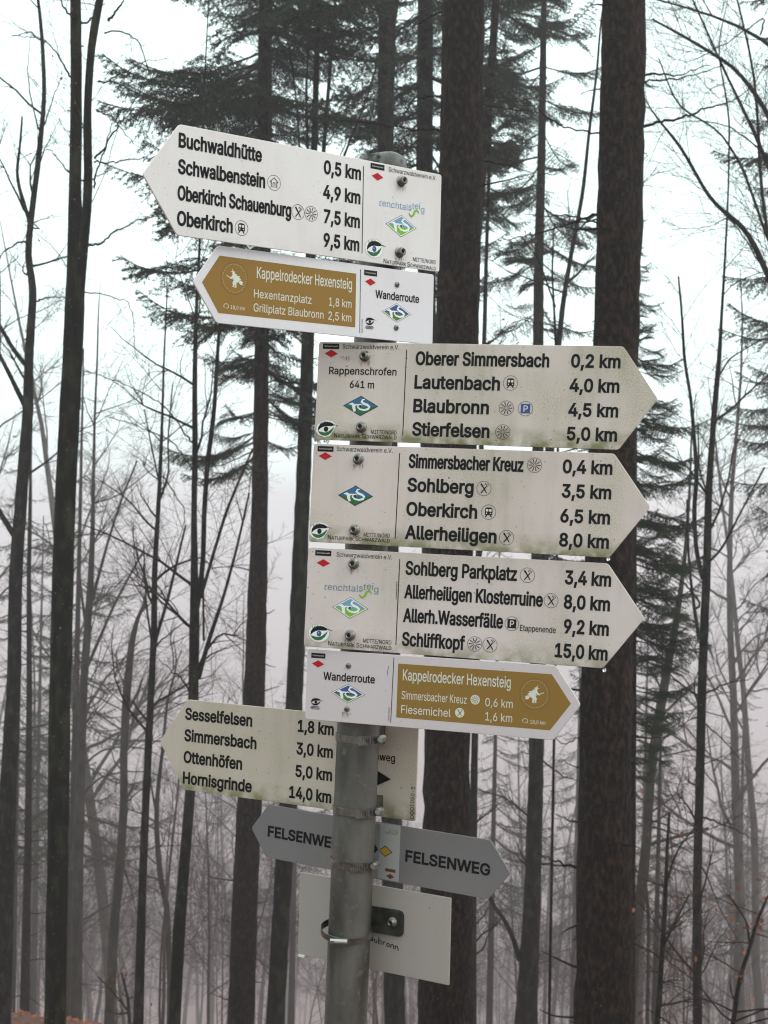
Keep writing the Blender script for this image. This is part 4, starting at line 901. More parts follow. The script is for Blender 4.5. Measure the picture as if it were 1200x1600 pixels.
def sprays_along(r, m, pts, step, size, t0=.3, mi=0):
    seg = np.linalg.norm(np.diff(pts, axis=0), axis=1); cum = np.concatenate([[0], np.cumsum(seg)]); L = cum[-1]
    n = max(1, int(1.5 * L * (1 - t0) / step)); s = L * (t0 + (1 - t0) * (np.arange(n) + r.uniform(0, 1, n)) / n)
    P_ = np.stack([np.interp(s, cum, pts[:, k]) for k in range(3)], -1)
    i = np.clip(np.searchsorted(cum, s) - 1, 0, len(seg) - 1); D = (pts[i + 1] - pts[i]) / (seg[i][:, None] + 1e-9)
    rd = r.normal(0, 1, (n, 3)); rd -= (rd * D).sum(1)[:, None] * D; rd /= np.linalg.norm(rd, axis=1)[:, None] + 1e-9
    dd = D * .7 + rd * .75; dd[:, 2] += .15
    if hasattr(m, 'spots'): m.spots.append(P_ + dd * .2)
    M = frames(P_, dd, size * r.uniform(.6, 1.3, n), roll=r.uniform(-1, 1, n))
    for k in range(len(SPRAYS)): m.inst(*SPRAYS[k], M[k::len(SPRAYS)], mi)

def limb(r, m, p0, d0, L, rad, depth, dens=1.0, mi_b=0, mi_t=1, lift=.03):
    """a bare branch with sub-branches and fine twigs"""
    pts = wander(r, p0, d0, L, 7, .13, lift)
    m.tube(pts, np.linspace(rad, max(rad * .25, .002), 8), 4 if rad > .012 else 3, mi_b if rad > .01 else mi_t)
    if depth > 0:
        for k in range(int(r.integers(3, 6))):
            t = r.uniform(.25, .9); j = int(t * 7); d = pts[min(j + 1, 7)] - pts[j]; d /= np.linalg.norm(d)
            rd = r.normal(0, 1, 3); rd -= rd @ d * d; rd /= np.linalg.norm(rd)
            limb(r, m, pts[j], d * .8 + rd * .6, L * r.uniform(.3, .55), rad * .5, depth - 1, dens, mi_b, mi_t, lift)
    sprays_along(r, m, pts, .30 / dens, min(1.0, .35 + L * .3), .3, mi_t)

def beech_mesh(seed, H, r0, first=.30, nb=26, spread=.5, dens=1.0, fork=False, bark=None):
    r = np.random.default_rng(seed); tr = MB(); cr = MB()
    pts = wander(r, (0, 0, -.6), (r.normal(0, .03), r.normal(0, .03), 1), H + .6, 16, .035, .05)
    rad = r0 * (1 - np.linspace(0, 1, 17) ** 1.3 * .93); tr.tube(pts, rad, 9, 0)
    for k in range(nb):
        t = first + (1 - first) * (k + r.uniform(0, .8)) / nb; j = min(int(t * 16), 15); f_ = t * 16 - j
        p = pts[j] * (1 - f_) + pts[j + 1] * f_; az = r.uniform(0, 6.28); up_ = r.uniform(.5, 1.5)
        L = H * spread * (1.05 - t) * r.uniform(.35, .8) + .5
        limb(r, cr, p, (math.cos(az), math.sin(az), up_), L, max(.006, rad[j] * .42), 1 if L < 2.0 else 2 if dens > .7 else 1, dens)
    return tr.build('beech_trunk', bark or M_GREYB), cr.build('beech_branches', [bark or M_GREYB, M_TWIG])

def bough_template(seed, fine=1.0, width=.42):
    """spruce bough of unit length along +X, drooping side twigs set with needles"""
    r = np.random.default_rng(seed); st = MB(); nd = MB()
    n = 9; x = np.linspace(0, 1, n); z = -.20 * np.sin(x * 2.4) + .06 * x ** 3; yv = np.cumsum(r.normal(0, .012, n))
    ax_ = np.stack([x, yv, z], -1); st.tube(ax_, np.linspace(.011, .003, n), 4)
    P_, D_, S_ = [], [], []
    nt_ = int(38 * fine)
    for k in range(nt_):
        if r.random() < .16: continue
        t = .14 + .86 * k / nt_; b = np.array([np.interp(t, x, ax_[:, c_]) for c_ in range(3)])
        s_ = 1 if k % 2 else -1; L = width * (1.02 - t) * r.uniform(.65, 1.2) * min(1, t * 2.6 + .2) + .05
        d = np.array([.75, s_ * .9, r.uniform(-.45, -.05)]); d /= np.linalg.norm(d)
        e1 = b + d * L * .55; d2 = d + np.array([.1, 0, -.45]); d2 /= np.linalg.norm(d2); e2 = e1 + d2 * L * .45
        st.tube([b, e1, e2], [.003, .002, .001], 3)
        m_ = max(2, int(L / .035))
        for q_ in range(m_):
            u = (q_ + .5) / m_; c_ = b + (e1 - b) * min(1, u / .55) if u < .55 else e1 + (e2 - e1) * (u - .55) / .45
            P_.append(c_); D_.append(d if u < .55 else d2); S_.append(1)
            if u > .15 and r.random() < .75:
                dd = d * .7 + np.cross(d, (0, 0, 1)) * r.choice([-1, 1]) * .8 + np.array([0, 0, r.uniform(-.5, -.05)]); dd /= np.linalg.norm(dd)
                for w_ in range(int(1 + L * 6)): P_.append(c_ + dd * .035 * (w_ + .4)); D_.append(dd); S_.append(.85)
    for u in np.linspace(.2, 1, 26): P_.append([np.interp(u, x, ax_[:, c_]) for c_ in range(3)]); D_.append(np.array([1, 0, -.1])); S_.append(1)
    P_ = np.array(P_, float); D_ = np.array(D_, float); N_ = len(P_)
    # each tuft: five narrow needle blades
    bl = []
    for k in range(5):
        a = k * 1.257 + .3; o = np.array([.024, .016 * math.cos(a), .016 * math.sin(a)]); b0 = np.array([-.012 + .005 * k, 0, 0]); w_ = np.array([0, -math.sin(a), math.cos(a)]) * .0037
        bl.append([b0 - w_ * .5, b0 + o * .6 - w_, b0 + o, b0 + o * .6 + w_])
    tv = np.array(bl).reshape(-1, 3); tf = np.arange(20).reshape(-1, 4)
    nd.inst(tv, tf, frames(P_, D_, np.array(S_) * r.uniform(.8, 1.35, N_), roll=r.uniform(0, 6.28, N_)))
    return (np.concatenate(st.v), np.concatenate(st.f)), (np.concatenate(nd.v), np.concatenate(nd.f))
BOUGHS = [bough_template(60 + k, 1.0 - .12 * (k % 3), .36 + .05 * k) for k in range(5)]
BOUGHS_S = [bough_template(80 + k, .6, .34) for k in range(3)]

def boughs(m, P_, D_, L_, temps=None, seed=0):
    """m: builder with stems (0) and needles (1)"""
    r = np.random.default_rng(seed); temps = temps or BOUGHS
    M = frames(P_, D_, L_, roll=r.normal(0, .2, len(P_)))
    for k, (a, b) in enumerate(temps):
        m.inst(*a, M[k::len(temps)], 0); m.inst(*b, M[k::len(temps)], 1)

def spruce_crown(axis, z0, z1, len_fn, step, seed, droop=(-.25, .2), temps=None, keep=1.0):
    """whorls of boughs on a trunk given as (pts) from z0 up to z1"""
    r = np.random.default_rng(seed); P_, D_, L_ = [], [], []
    z = z0
    while z < z1:
        for k in range(int(r.integers(4, 7))):
            if r.random() > keep: continue
            az = r.uniform(0, 6.28); zz = z + r.uniform(-.12, .12)
            p = [np.interp(zz, axis[:, 2], axis[:, c_]) for c_ in range(3)]
            P_.append(p); D_.append((math.cos(az), math.sin(az), r.uniform(*droop))); L_.append(len_fn((zz - z0) / (z1 - z0)) * r.uniform(.4, 1.2))
        z += step * r.uniform(.8, 1.2)
    m = MB(); boughs(m, np.array(P_), np.array(D_), np.array(L_), temps, seed)
    return m

# ------------------------------------------------------------------ the trees one can tell apart
def leaf_cluster(local, c_, r, s0=.028):
    n = len(c_); d = r.normal(0, 1, (n, 3)); d /= np.linalg.norm(d, axis=1)[:, None]; M = frames(c_, d, r.uniform(.7, 1.3, n), roll=r.uniform(0, 6.28, n))
    tv = np.array([[-1, 0, 0], [0, -.55, .15], [1, 0, 0], [0, .55, .15]]) * s0
    m = MB(); m.inst(tv, np.array([[0, 1, 2, 3]]), M); local(m, 'leaves', M_LEAF)
def px_path(pts, z):
    return np.array([W(x, y, z) for x, y in pts])

def densify(P_, n=26):
    seg = np.linalg.norm(np.diff(P_, axis=0), axis=1); cum = np.concatenate([[0], np.cumsum(seg)]); s = np.linspace(0, cum[-1], n)
    out = np.stack([np.interp(s, cum, P_[:, k]) for k in range(3)], -1)
    k = np.array([.25, .5, .25])
    for _ in range(2):
        q_ = out.copy(); q_[1:-1] = out[:-2] * .25 + out[1:-1] * .5 + out[2:] * .25; out = q_
    return out, s / cum[-1]

def trunk_tree(name, label, z, path, bark, top=9.0, stems=(), branches=(), cat='tree', seed=0, rough=.03, twigs=.28, extra=None, sides=12, group=None, leaves=0):
    """path: [(x, y, width_px)] from the foot of the frame upwards. stems: further (path) leaders; branches: [(pts), w0]"""
    r = np.random.default_rng(seed + 500)
    P_ = px_path([(a, b) for a, b, _ in path], z); R_ = np.array([w for _, _, w in path]) / FPX * z / 2
    d = P_[0] - P_[1]; d = d / np.linalg.norm(d); gz = float(ground(P_[0][0], z)) - .4
    if P_[0][2] > gz:
        foot = P_[0] + np.array([0, 0, -1.0]) * (P_[0][2] - gz) * .98 + d * np.array([.4, 0, 0]) * (P_[0][2] - gz); foot[2] = gz
        P_ = np.vstack([foot, P_]); R_ = np.concatenate([[R_[0] * 1.25], R_])
    if top:
        d = P_[-1] - P_[-2]; d /= np.linalg.norm(d)
        P_ = np.vstack([P_, P_[-1] + d * top * .5 + r.normal(0, .1, 3), P_[-1] + d * top]); R_ = np.concatenate([R_, [R_[-1] * .7, R_[-1] * .2]])
    for k in range(len(P_)): P_[k][2] = min(P_[k][2], 16.0)
    base = Vector(P_[0]); root = empty(name, base); tag(root, label, cat, group)
    def local(mesh_builder, nm, mats):
        for k in range(len(mesh_builder.v)): mesh_builder.v[k] = (mesh_builder.v[k] - np.array(base, np.float32)).astype(np.float32)
        return link(nm, mesh_builder.build(nm, mats), root)
    tm = MB(); n = max(30, int(np.linalg.norm(P_[-1] - P_[0]) / .14)); Q, u = densify(P_, n)
    seg = np.linalg.norm(np.diff(P_, axis=0), axis=1); cu = np.concatenate([[0], np.cumsum(seg)]) / seg.sum()
    Rq = np.interp(u, cu, R_)
    tm.tube(Q, Rq, sides, 0, rough); local(tm, 'trunk', bark)
    br = MB(); br.spots = []
    axes = [[(a, b) for a, b, _ in path]] + [[(a, b) for a, b, _ in sp] for sp in stems]
    def root_px(p0, own=None):
        best = None
        for ax_ in axes:
            if ax_ is own: continue
            A = np.array(ax_, float); t_ = np.linspace(0, len(A) - 1, 160); X_ = np.interp(t_, range(len(A)), A[:, 0]); Y_ = np.interp(t_, range(len(A)), A[:, 1])
            dd_ = np.hypot(X_ - p0[0], (Y_ - p0[1] - 6)); i_ = int(np.argmin(dd_))
            if best is None or dd_[i_] < best[0]: best = (dd_[i_], X_[i_], Y_[i_])
        return best
    for sp in stems:
        A = px_path([(a, b) for a, b, _ in sp], z); A[1:, 1] += np.cumsum(r.normal(0, .05, len(A) - 1)); A[0][1] = z
        rw = np.array([w for _, _, w in sp]) / FPX * z / 2
        if sp[-1][1] <= 5:
            dd = A[-1] - A[-2]; dd /= np.linalg.norm(dd); A = np.vstack([A, A[-1] + dd * 4]); rw = np.concatenate([rw, [rw[-1] * .3]])
        m_ = max(10, len(A) * 4); B, u2 = densify(A, m_); sg = np.linalg.norm(np.diff(A, axis=0), axis=1); cu2 = np.concatenate([[0], np.cumsum(sg)]) / sg.sum()
        sm = MB(); sm.tube(B, np.interp(u2, cu2, rw), 7, 0, .03); local(sm, 'stem', bark)
        if twigs:
            sprays_along(r, br, B, twigs * 1.2, 1.0, .2, 1)
            for q_ in range(int(sg.sum() / .55)):
                j = int(r.integers(2, len(B) - 1)); dd = B[j] - B[j - 1]; dd /= np.linalg.norm(dd); rd = r.normal(0, 1, 3); rd[1] *= .6
                limb(r, br, B[j], dd * .8 + rd * .45, r.uniform(.4, 1.1), .005, 0, .9)
    for pts, w0 in branches:
        b_ = root_px(pts[0])
        if b_ and b_[0] < 70: pts = [(b_[1], b_[2])] + list(pts)
        A = px_path(pts, z); off = r.normal(0, .5)
        A[:, 1] += np.linspace(0, 1, len(A)) * off
        B, u2 = densify(A, max(10, len(A) * 5)); B[1:] += r.normal(0, .006, (len(B) - 1, 3))
        r0 = w0 / FPX * z / 2
        bm1 = MB(); bm1.tube(B, r0 * (1 - .75 * u2), 5, 0, .06)
        if twigs: sprays_along(r, bm1, B, twigs, .55, .25, 1)
        local(bm1, 'branch', [bark, M_TWIG])
    if extra: extra(r, br, Q, Rq)
    if leaves and br.spots:
        sp_ = np.concatenate(br.spots); c_ = sp_[r.integers(0, len(sp_), leaves)] + r.normal(0, .04, (leaves, 3)); leaf_cluster(local, c_, r, .017)
    if br.v: local(br, 'fine_twigs', [bark, M_TWIG])['kind'] = 'stuff'
    return root, local, Q, Rq

def dead_stubs(n, y0, y1, L=(.15, .9), down=.1):
    """thin dead branches on a spruce trunk"""
    def fn(r, br, Q, Rq):
        for k in range(n):
            z = r.uniform(y0, y1); i = int(np.argmin(abs(Q[:, 2] - z))); az = r.uniform(0, 6.28); l = r.uniform(*L)
            d = np.array([math.cos(az), math.sin(az), r.uniform(-.35, .25)])
            p = Q[i] + d * Rq[i] * .8; A = wander(r, p, d, l, 5, .12, .03)
            br.tube(A, np.linspace(.011, .003, 6), 4, 0)
            if l > .5: sprays_along(r, br, A, .22, .35, .3, 1)
    return fn

def bare_twigs(n, y0, y1, L=(.6, 2.0), up=(.3, 1.1), dens=.8):
    def fn(r, br, Q, Rq):
        for k in range(n):
            z = r.uniform(y0, y1); i = int(np.argmin(abs(Q[:, 2] - z))); az = r.uniform(0, 6.28)
            limb(r, br, Q[i], (math.cos(az), math.sin(az), r.uniform(*up)), r.uniform(*L), min(.016, Rq[i] * .5), 1, dens)
    return fn

# far left beech with a crook and forks
trunk_tree('beech_tree', 'dark crooked beech at the left edge, forking into two wavy stems', 17, [(2, 1600, 30), (12, 1250, 27), (22, 1060, 22), (24, 900, 21), (36, 740, 19), (44, 640, 17), (45, 560, 14), (53, 440, 12), (42, 410, 11), (48, 345, 10), (60, 250, 9), (70, 150, 7), (66, 60, 6), (60, 0, 5)], M_BEECH, 4,
    stems=[[(46, 345, 7), (32, 300, 6), (25, 270, 5), (30, 220, 4), (31, 178, 3)], [(44, 645, 9), (20, 590, 7), (0, 550, 6), (-30, 500, 4)], [(24, 840, 9), (4, 800, 8), (-30, 740, 6)], [(48, 580, 8), (20, 545, 7), (-10, 490, 5)]],
    branches=[([(62, 205), (50, 150), (47, 100), (55, 60)], 3), ([(70, 200), (88, 150), (104, 115)], 3), ([(65, 270), (80, 245), (108, 205)], 3), ([(52, 362), (75, 357), (108, 354)], 3), ([(40, 378), (15, 400), (0, 430)], 4), ([(53, 465), (75, 455), (102, 454)], 4), ([(65, 60), (35, 33), (0, 33)], 4), ([(52, 350), (30, 330), (0, 365)], 3)], seed=1, leaves=50, extra=bare_twigs(12, 2.2, 9, (.5, 1.6)))
# big left double beech
trunk_tree('beech_tree', 'thick dark twin-stemmed beech left of the topmost sign, splitting halfway up', 12, [(86, 1600, 34), (90, 1350, 34), (94, 1060, 34), (101, 800, 33), (111, 600, 32), (117, 480, 31), (118, 400, 26), (117, 300, 20), (119, 200, 19), (119, 90, 18), (118, 0, 17)], M_MOSSY, 6,
    stems=[[(120, 640, 12), (124, 520, 15), (130, 420, 16), (141, 370, 15), (147, 290, 14), (148, 200, 13), (153, 130, 12), (160, 60, 13), (172, 25, 12), (176, 0, 11), (184, -60, 9)]],
    branches=[([(152, 378), (175, 350), (205, 332), (248, 314)], 4), ([(156, 240), (180, 205), (215, 152)], 4), ([(158, 286), (180, 262), (200, 235), (232, 214)], 3.5), ([(158, 250), (190, 240), (230, 232), (262, 208)], 3), ([(160, 122), (195, 92), (215, 72), (250, 60)], 3.5), ([(176, 50), (200, 52), (222, 75), (240, 130), (243, 190)], 3), ([(128, 275), (140, 262), (160, 240)], 4), ([(110, 120), (80, 70), (55, 42), (0, 33)], 4), ([(108, 270), (85, 240), (66, 265)], 3), ([(118, 455), (160, 456), (200, 470), (208, 560)], 2.5), ([(178, 30), (195, 12), (212, -10)], 5), ([(125, 30), (140, 10), (150, -20)], 5), ([(112, 30), (105, 10), (95, -15)], 4), ([(162, 165), (185, 190), (205, 200)], 3)], seed=2, rough=.02, twigs=.2, leaves=60)
# thin stems between
trunk_tree('young_spruce', 'thin reddish young conifer stem just left of the thick twin beech', 25, [(38, 1600, 16), (44, 1300, 11), (46, 1060, 9), (45, 900, 7), (47, 800, 6), (48, 720, 4), (50, 620, 3)], M_SPRUCE, 1.5, seed=3, extra=dead_stubs(46, -7, 0, (.2, .9)), cat='tree')
trunk_tree('beech_tree', 'pale grey beech with spreading twiggy top right of the thick twin beech', 27, [(118, 1600, 20), (122, 1350, 17), (126, 1200, 15), (130, 1080, 13), (137, 980, 12), (142, 900, 10), (145, 820, 7), (146, 740, 5), (148, 650, 4), (152, 560, 3)], M_GREYB, 1.5,
    stems=[[(140, 950, 6), (155, 900, 5), (168, 850, 4), (190, 780, 3.5), (215, 720, 2.5)], [(137, 1000, 5), (125, 920, 4), (122, 850, 3), (124, 790, 2)], [(133, 1050, 6), (150, 1010, 5), (180, 940, 4), (225, 860, 3)]],
    branches=[([(128, 1195), (160, 1172), (200, 1166), (230, 1172), (262, 1188)], 4), ([(126, 1245), (155, 1215), (195, 1205), (235, 1207), (275, 1225)], 4), ([(112, 1450), (150, 1430), (200, 1410), (225, 1390)], 4), ([(150, 1085), (200, 1110), (240, 1130)], 3)], seed=4, twigs=.22, extra=bare_twigs(16, -3, 4, (.8, 2.4)))
trunk_tree('beech_tree', 'slanting grey-brown broken beech stem below left of the gold upper sign', 25, [(170, 1600, 16), (178, 1450, 15), (188, 1350, 14), (194, 1250, 13), (193, 1180, 12), (198, 1080, 13), (206, 1000, 10), (216, 960, 6)], M_GREYB, 0.4,
    stems=[[(197, 1250, 5), (205, 1235, 4), (212, 1224, 2)], [(200, 1110, 5), (215, 1085, 4), (222, 1060, 3)]], branches=[([(190, 1350), (205, 1400), (213, 1435)], 3.5), ([(230, 950), (200, 900), (160, 860)], 3)], seed=5, extra=bare_twigs(7, -4, 0, (.5, 1.6)))
trunk_tree('beech_tree', 'slim black beech stem with a many-branched top, left of the Sesselfelsen sign', 16, [(216, 1600, 17), (222, 1400, 13), (228, 1250, 12), (236, 1080, 11), (241, 980, 10), (241, 900, 9), (247, 800, 7), (251, 720, 6), (254, 640, 4), (256, 560, 3)], M_BEECH, 1.2,
    stems=[[(243, 1000, 6), (262, 940, 5), (276, 880, 4), (290, 820, 3)], [(240, 1020, 4), (228, 950, 3), (222, 850, 2)], [(250, 780, 4), (265, 740, 3), (262, 690, 2.5), (270, 600, 2)], [(250, 760, 3), (238, 700, 2.5), (228, 640, 2)]],
    branches=[([(238, 1015), (265, 990), (300, 965)], 4), ([(252, 740), (290, 800), (265, 880)], 2.5), ([(228, 1320), (262, 1300), (330, 1290)], 2.5)], seed=6, twigs=.2, extra=bare_twigs(14, -1, 3.5, (.4, 1.5)))
trunk_tree('beech_tree', 'black double-stemmed beech behind the Sesselfelsen sign with steep side stems', 14, [(272, 1600, 20), (280, 1450, 19), (290, 1330, 17), (300, 1200, 16), (302, 1090, 16), (304, 980, 16), (304, 900, 12), (303, 800, 9), (305, 700, 9), (304, 600, 8), (306, 500, 6), (310, 430, 5), (312, 380, 4)], M_BEECH, 3,
    stems=[[(308, 950, 9), (315, 880, 8), (317, 800, 8), (320, 725, 8), (332, 640, 7), (337, 560, 6), (342, 480, 5), (350, 400, 3)], [(313, 935, 6), (335, 860, 5), (352, 800, 5), (372, 750, 4), (393, 700, 3)], [(310, 1060, 8), (325, 1005, 7), (350, 930, 5), (372, 850, 4), (390, 770, 3)], [(320, 760, 3), (318, 900, 3), (320, 1000, 4)]],
    branches=[([(300, 690), (275, 645), (240, 622), (200, 605), (150, 590)], 3), ([(305, 740), (275, 690), (215, 665), (180, 655)], 3), ([(312, 1035), (350, 1010), (385, 1000)], 4), ([(300, 1085), (285, 1060), (250, 1030)], 4)], seed=7, twigs=.22, extra=bare_twigs(10, -1, 4, (.5, 1.6)))
trunk_tree('beech_tree', 'thin bent stem forking low between the two black stems left of the Sesselfelsen sign', 24, [(265, 1540, 8), (262, 1420, 9), (250, 1370, 9), (244, 1290, 8), (246, 1240, 7), (253, 1180, 5), (262, 1090, 4)], M_GREYB, 1, stems=[[(244, 1270, 4), (236, 1230, 3), (232, 1200, 3)]], seed=8, extra=bare_twigs(6, -5, -1, (.4, 1.4)))

# spruces behind
def spruce(name, label, z, path, ymin_px, len_m, seed, top=5, keep=1.0, step=.32, stubs=18, temps=None, droop=(-.25, .2), z1_extra=3.0, prof=None):
    root, local, Q, Rq = trunk_tree(name, label, z, path, M_SPRUCE, top, seed=seed, twigs=0, extra=dead_stubs(stubs, float(W(0, 1600, z)[2]), float(W(0, ymin_px, z)[2]) + 1))
    z0 = float(W(600, ymin_px, z)[2]); z1 = min(Q[-1][2], float(W(600, 0, z)[2]) + z1_extra)
    m = spruce_crown(Q, z0, z1, prof or (lambda t: len_m * min(1, .55 + t * 1.6)), step, seed, droop, temps, keep)
    local(m, 'crown', [M_TWIG, M_NEEDLE])
    return root, local
spruce('spruce_tree', 'reddish-brown spruce trunk rising behind the Sesselfelsen sign, with drooping boughs above', 18, [(376, 1600, 42), (385, 1350, 40), (395, 1150, 36), (400, 1000, 32), (405, 850, 28), (407, 700, 24), (409, 560, 23), (410, 400, 22), (411, 200, 18), (412, 0, 15)], 700, 1.9, 11, 6, .8, .27)
spruce('spruce_tree', 'dark full spruce crown rising behind the left half of the topmost sign', 23, [(385, 1600, 20), (406, 700, 20), (414, 400, 17), (418, 200, 14), (420, 0, 11)], 330, 1.95, 12, 6, .68, .28, 4)
trunk_tree('beech_tree', 'moss-tinted dark beech trunk left of the Rappenschrofen sign, many whip-like upper stems', 18, [(430, 1600, 29), (438, 1450, 28), (447, 1300, 27), (457, 1150, 27), (464, 1000, 26), (470, 850, 24), (476, 700, 22), (480, 560, 20), (484, 450, 18), (488, 330, 14), (492, 200, 10), (496, 60, 8), (498, 0, 7)], M_MOSSY, 3,
    stems=[[(486, 400, 8), (498, 320, 7), (506, 240, 7), (512, 150, 6), (520, 60, 5), (524, 0, 4)], [(484, 430, 6), (478, 330, 5), (482, 230, 5), (476, 130, 4), (486, 40, 4), (488, 0, 3)], [(487, 370, 6), (520, 290, 5), (545, 220, 4), (572, 150, 3), (590, 90, 3)], [(485, 380, 5), (470, 290, 4), (466, 180, 3), (455, 90, 3), (440, 0, 3)]],
    branches=[([(500, 300), (530, 250), (560, 180), (585, 150)], 3), ([(478, 600), (430, 595), (380, 596)], 5), ([(476, 250), (440, 200), (400, 178)], 3), ([(500, 250), (540, 190), (570, 120), (600, 60)], 2.5)], seed=13, twigs=.35)
trunk_tree('beech_tree', 'smooth dark beech trunk rising straight above the cap of the signpost', 19, [(617, 1600, 34), (612, 1300, 32), (608, 900, 31), (604, 500, 30), (602, 260, 27), (603, 140, 26), (605, 60, 27), (606, 0, 27)], M_BEECH, 6,
    stems=[[(607, 70, 13), (614, 30, 13), (622, -20, 11)], [(600, 40, 8), (588, 10, 7), (575, -30, 6)]], branches=[([(612, 70), (640, 30), (665, 20), (690, 12)], 4), ([(600, 30), (570, 5), (540, -10)], 4)], seed=14)
spruce('spruce_tree', 'slender spruce between the post-cap beech and the thick trunk right of the topmost sign', 21, [(682, 1600, 30), (676, 1000, 29), (668, 500, 28), (663, 260, 26), (664, 120, 26), (665, 0, 24)], 480, 1.95, 15, 6, .85, .30, 20)
trunk_tree('spruce_tree', 'thick rough spruce trunk directly behind the right end of the topmost sign', 11.3, [(694, 1600, 86), (698, 1400, 80), (699, 1160, 70), (705, 900, 69), (712, 650, 68), (716, 450, 67), (720, 250, 68), (723, 100, 67), (724, 0, 66)], M_SPRUCE, 8, branches=[([(690, 200), (640, 190), (560, 175), (520, 170)], 4), ([(755, 150), (790, 140), (860, 135)], 5), ([(752, 240), (800, 245), (850, 250), (905, 245)], 3), ([(690, 15), (650, 35), (625, 60)], 4), ([(685, 145), (650, 150), (620, 165)], 3)], seed=16, rough=.035, sides=20, twigs=.3, extra=dead_stubs(44, -6, 6, (.06, .45)))
trunk_tree('beech_tree', 'thin dark stem hugging the right side of the thick trunk below the gold lower sign', 20, [(738, 1600, 13), (739, 1400, 12), (741, 1200, 11), (746, 950, 10), (752, 700, 8), (760, 400, 6), (768, 150, 4)], M_BEECH, 1, seed=17, extra=bare_twigs(14, -6, 6, (.4, 1.5)))
spruce('spruce_tree', 'mossy-barked spruce with sparse boughs between the two thick dark trunks', 24, [(822, 1600, 22), (836, 1200, 20), (840, 800, 19), (841, 540, 17), (842, 400, 15), (846, 250, 13), (848, 120, 11), (850, 0, 9)], 560, 1.5, 18, 4, .5, .36, 14)
spruce('spruce_tree', 'dark spruce crown hanging between the two thick trunks near the top of the picture', 20, [(700, 1600, 20), (708, 1000, 20), (725, 600, 17), (750, 300, 15), (765, 150, 13), (775, 0, 12)], 350, 1.3, 19, 5, 1.0, .28, 10)
trunk_tree('beech_tree', 'dark trunk below the tip of the gold lower sign, with a crooked side branch', 20, [(822, 1600, 36), (828, 1480, 30), (834, 1350, 25), (838, 1200, 23), (841, 1080, 22), (850, 850, 18), (862, 650, 13), (873, 537, 9), (880, 470, 8), (892, 400, 7), (911, 300, 6), (920, 210, 5), (933, 110, 4), (938, 40, 3)], M_BEECH, 1,
    stems=[[(812, 1500, 9), (802, 1465, 8), (790, 1440, 7), (768, 1410, 6), (760, 1380, 4), (758, 1340, 3)]], branches=[([(850, 1350), (870, 1353), (902, 1358)], 5), ([(848, 1185), (870, 1200), (902, 1205)], 4), ([(840, 1300), (800, 1260), (780, 1220)], 3), ([(880, 520), (860, 500), (800, 485)], 3)], seed=20, twigs=.25, extra=bare_twigs(18, -5, 6, (.4, 1.6)))
trunk_tree('spruce_tree', 'thickest reddish-black spruce trunk behind the arrow tips of the right-hand signs', 10.4, [(943, 1600, 92), (944, 1400, 86), (945, 1200, 81), (948, 1050, 80), (955, 800, 74), (962, 560, 71), (968, 350, 70), (972, 180, 69), (974, 60, 68), (975, 0, 68)], M_SPRUCE, 8,
    branches=[([(1003, 195), (1040, 180), (1080, 170), (1120, 150), (1160, 135), (1200, 105)], 6), ([(1005, 108), (1030, 105), (1058, 92)], 6), ([(1005, 120), (1050, 126), (1100, 114)], 5), ([(1006, 135), (1060, 140), (1120, 125)], 4), ([(935, 213), (880, 210), (845, 195), (805, 170)], 4), ([(930, 322), (890, 325), (850, 320), (815, 312)], 6), ([(928, 334), (880, 330), (850, 325)], 4), ([(928, 362), (870, 360), (830, 375), (795, 385)], 4), ([(942, 12), (930, 14), (915, 15)], 7), ([(938, 135), (925, 135), (912, 136)], 4), ([(903, 1283), (885, 1282), (868, 1272)], 5), ([(905, 1200), (890, 1195), (875, 1183)], 4), ([(904, 1142), (870, 1152), (850, 1130), (842, 1110)], 3), ([(902, 1357), (870, 1352), (845, 1345)], 7), ([(985, 1190), (1000, 1192), (1010, 1188)], 5), ([(900, 1451), (890, 1449), (886, 1441)], 4), ([(985, 1285), (1010, 1283), (1030, 1282)], 4), ([(1003, 222), (1015, 222), (1030, 222)], 4)], seed=21, rough=.03, sides=24, twigs=.5, extra=dead_stubs(40, -5, 6, (.05, .35)))
# young spruce right behind the thick trunk
rt, loc_, Q, Rq = trunk_tree('young_spruce', 'young green spruce showing right of the thickest trunk beside the arrow tips', 13.5, [(985, 1600, 14), (988, 1200, 12), (990, 900, 10), (992, 700, 7), (994, 500, 4), (995, 340, 2)], M_SPRUCE, 0.2, seed=22, twigs=0)
m = spruce_crown(Q, float(W(600, 1190, 13.5)[2]), float(W(600, 350, 13.5)[2]), lambda t: .14 + .72 * min(1, (1 - t) * 1.9) * min(1, .35 + t * 2.0), .115, 23, (-.1, .3), None, 1.0)
loc_(m, 'crown', [M_TWIG, M_NEEDLE])
trunk_tree('beech_tree', 'leaning grey-brown stem right of the thickest trunk, low in the picture', 22, [(982, 1600, 19), (994, 1450, 18), (1005, 1370, 17), (1012, 1290, 14), (1017, 1200, 15), (1028, 1130, 16), (1040, 1060, 14), (1052, 1000, 11), (1063, 930, 8), (1072, 850, 6), (1078, 760, 4)], M_GREYB, 1.5,
    stems=[[(1008, 1380, 6), (1014, 1430, 6), (1012, 1500, 5), (1010, 1600, 6)], [(1014, 1320, 6), (1040, 1310, 5), (1070, 1300, 5), (1105, 1292, 4)]], branches=[([(1040, 1120), (1070, 1100), (1100, 1080), (1150, 1065)], 6), ([(1020, 1290), (1060, 1300), (1082, 1330)], 4), ([(1035, 1080), (1000, 1020), (985, 990)], 4), ([(1030, 1130), (1060, 1115), (1085, 1118)], 4)], seed=24, twigs=.25, extra=bare_twigs(10, -5, 0, (.4, 1.5)))
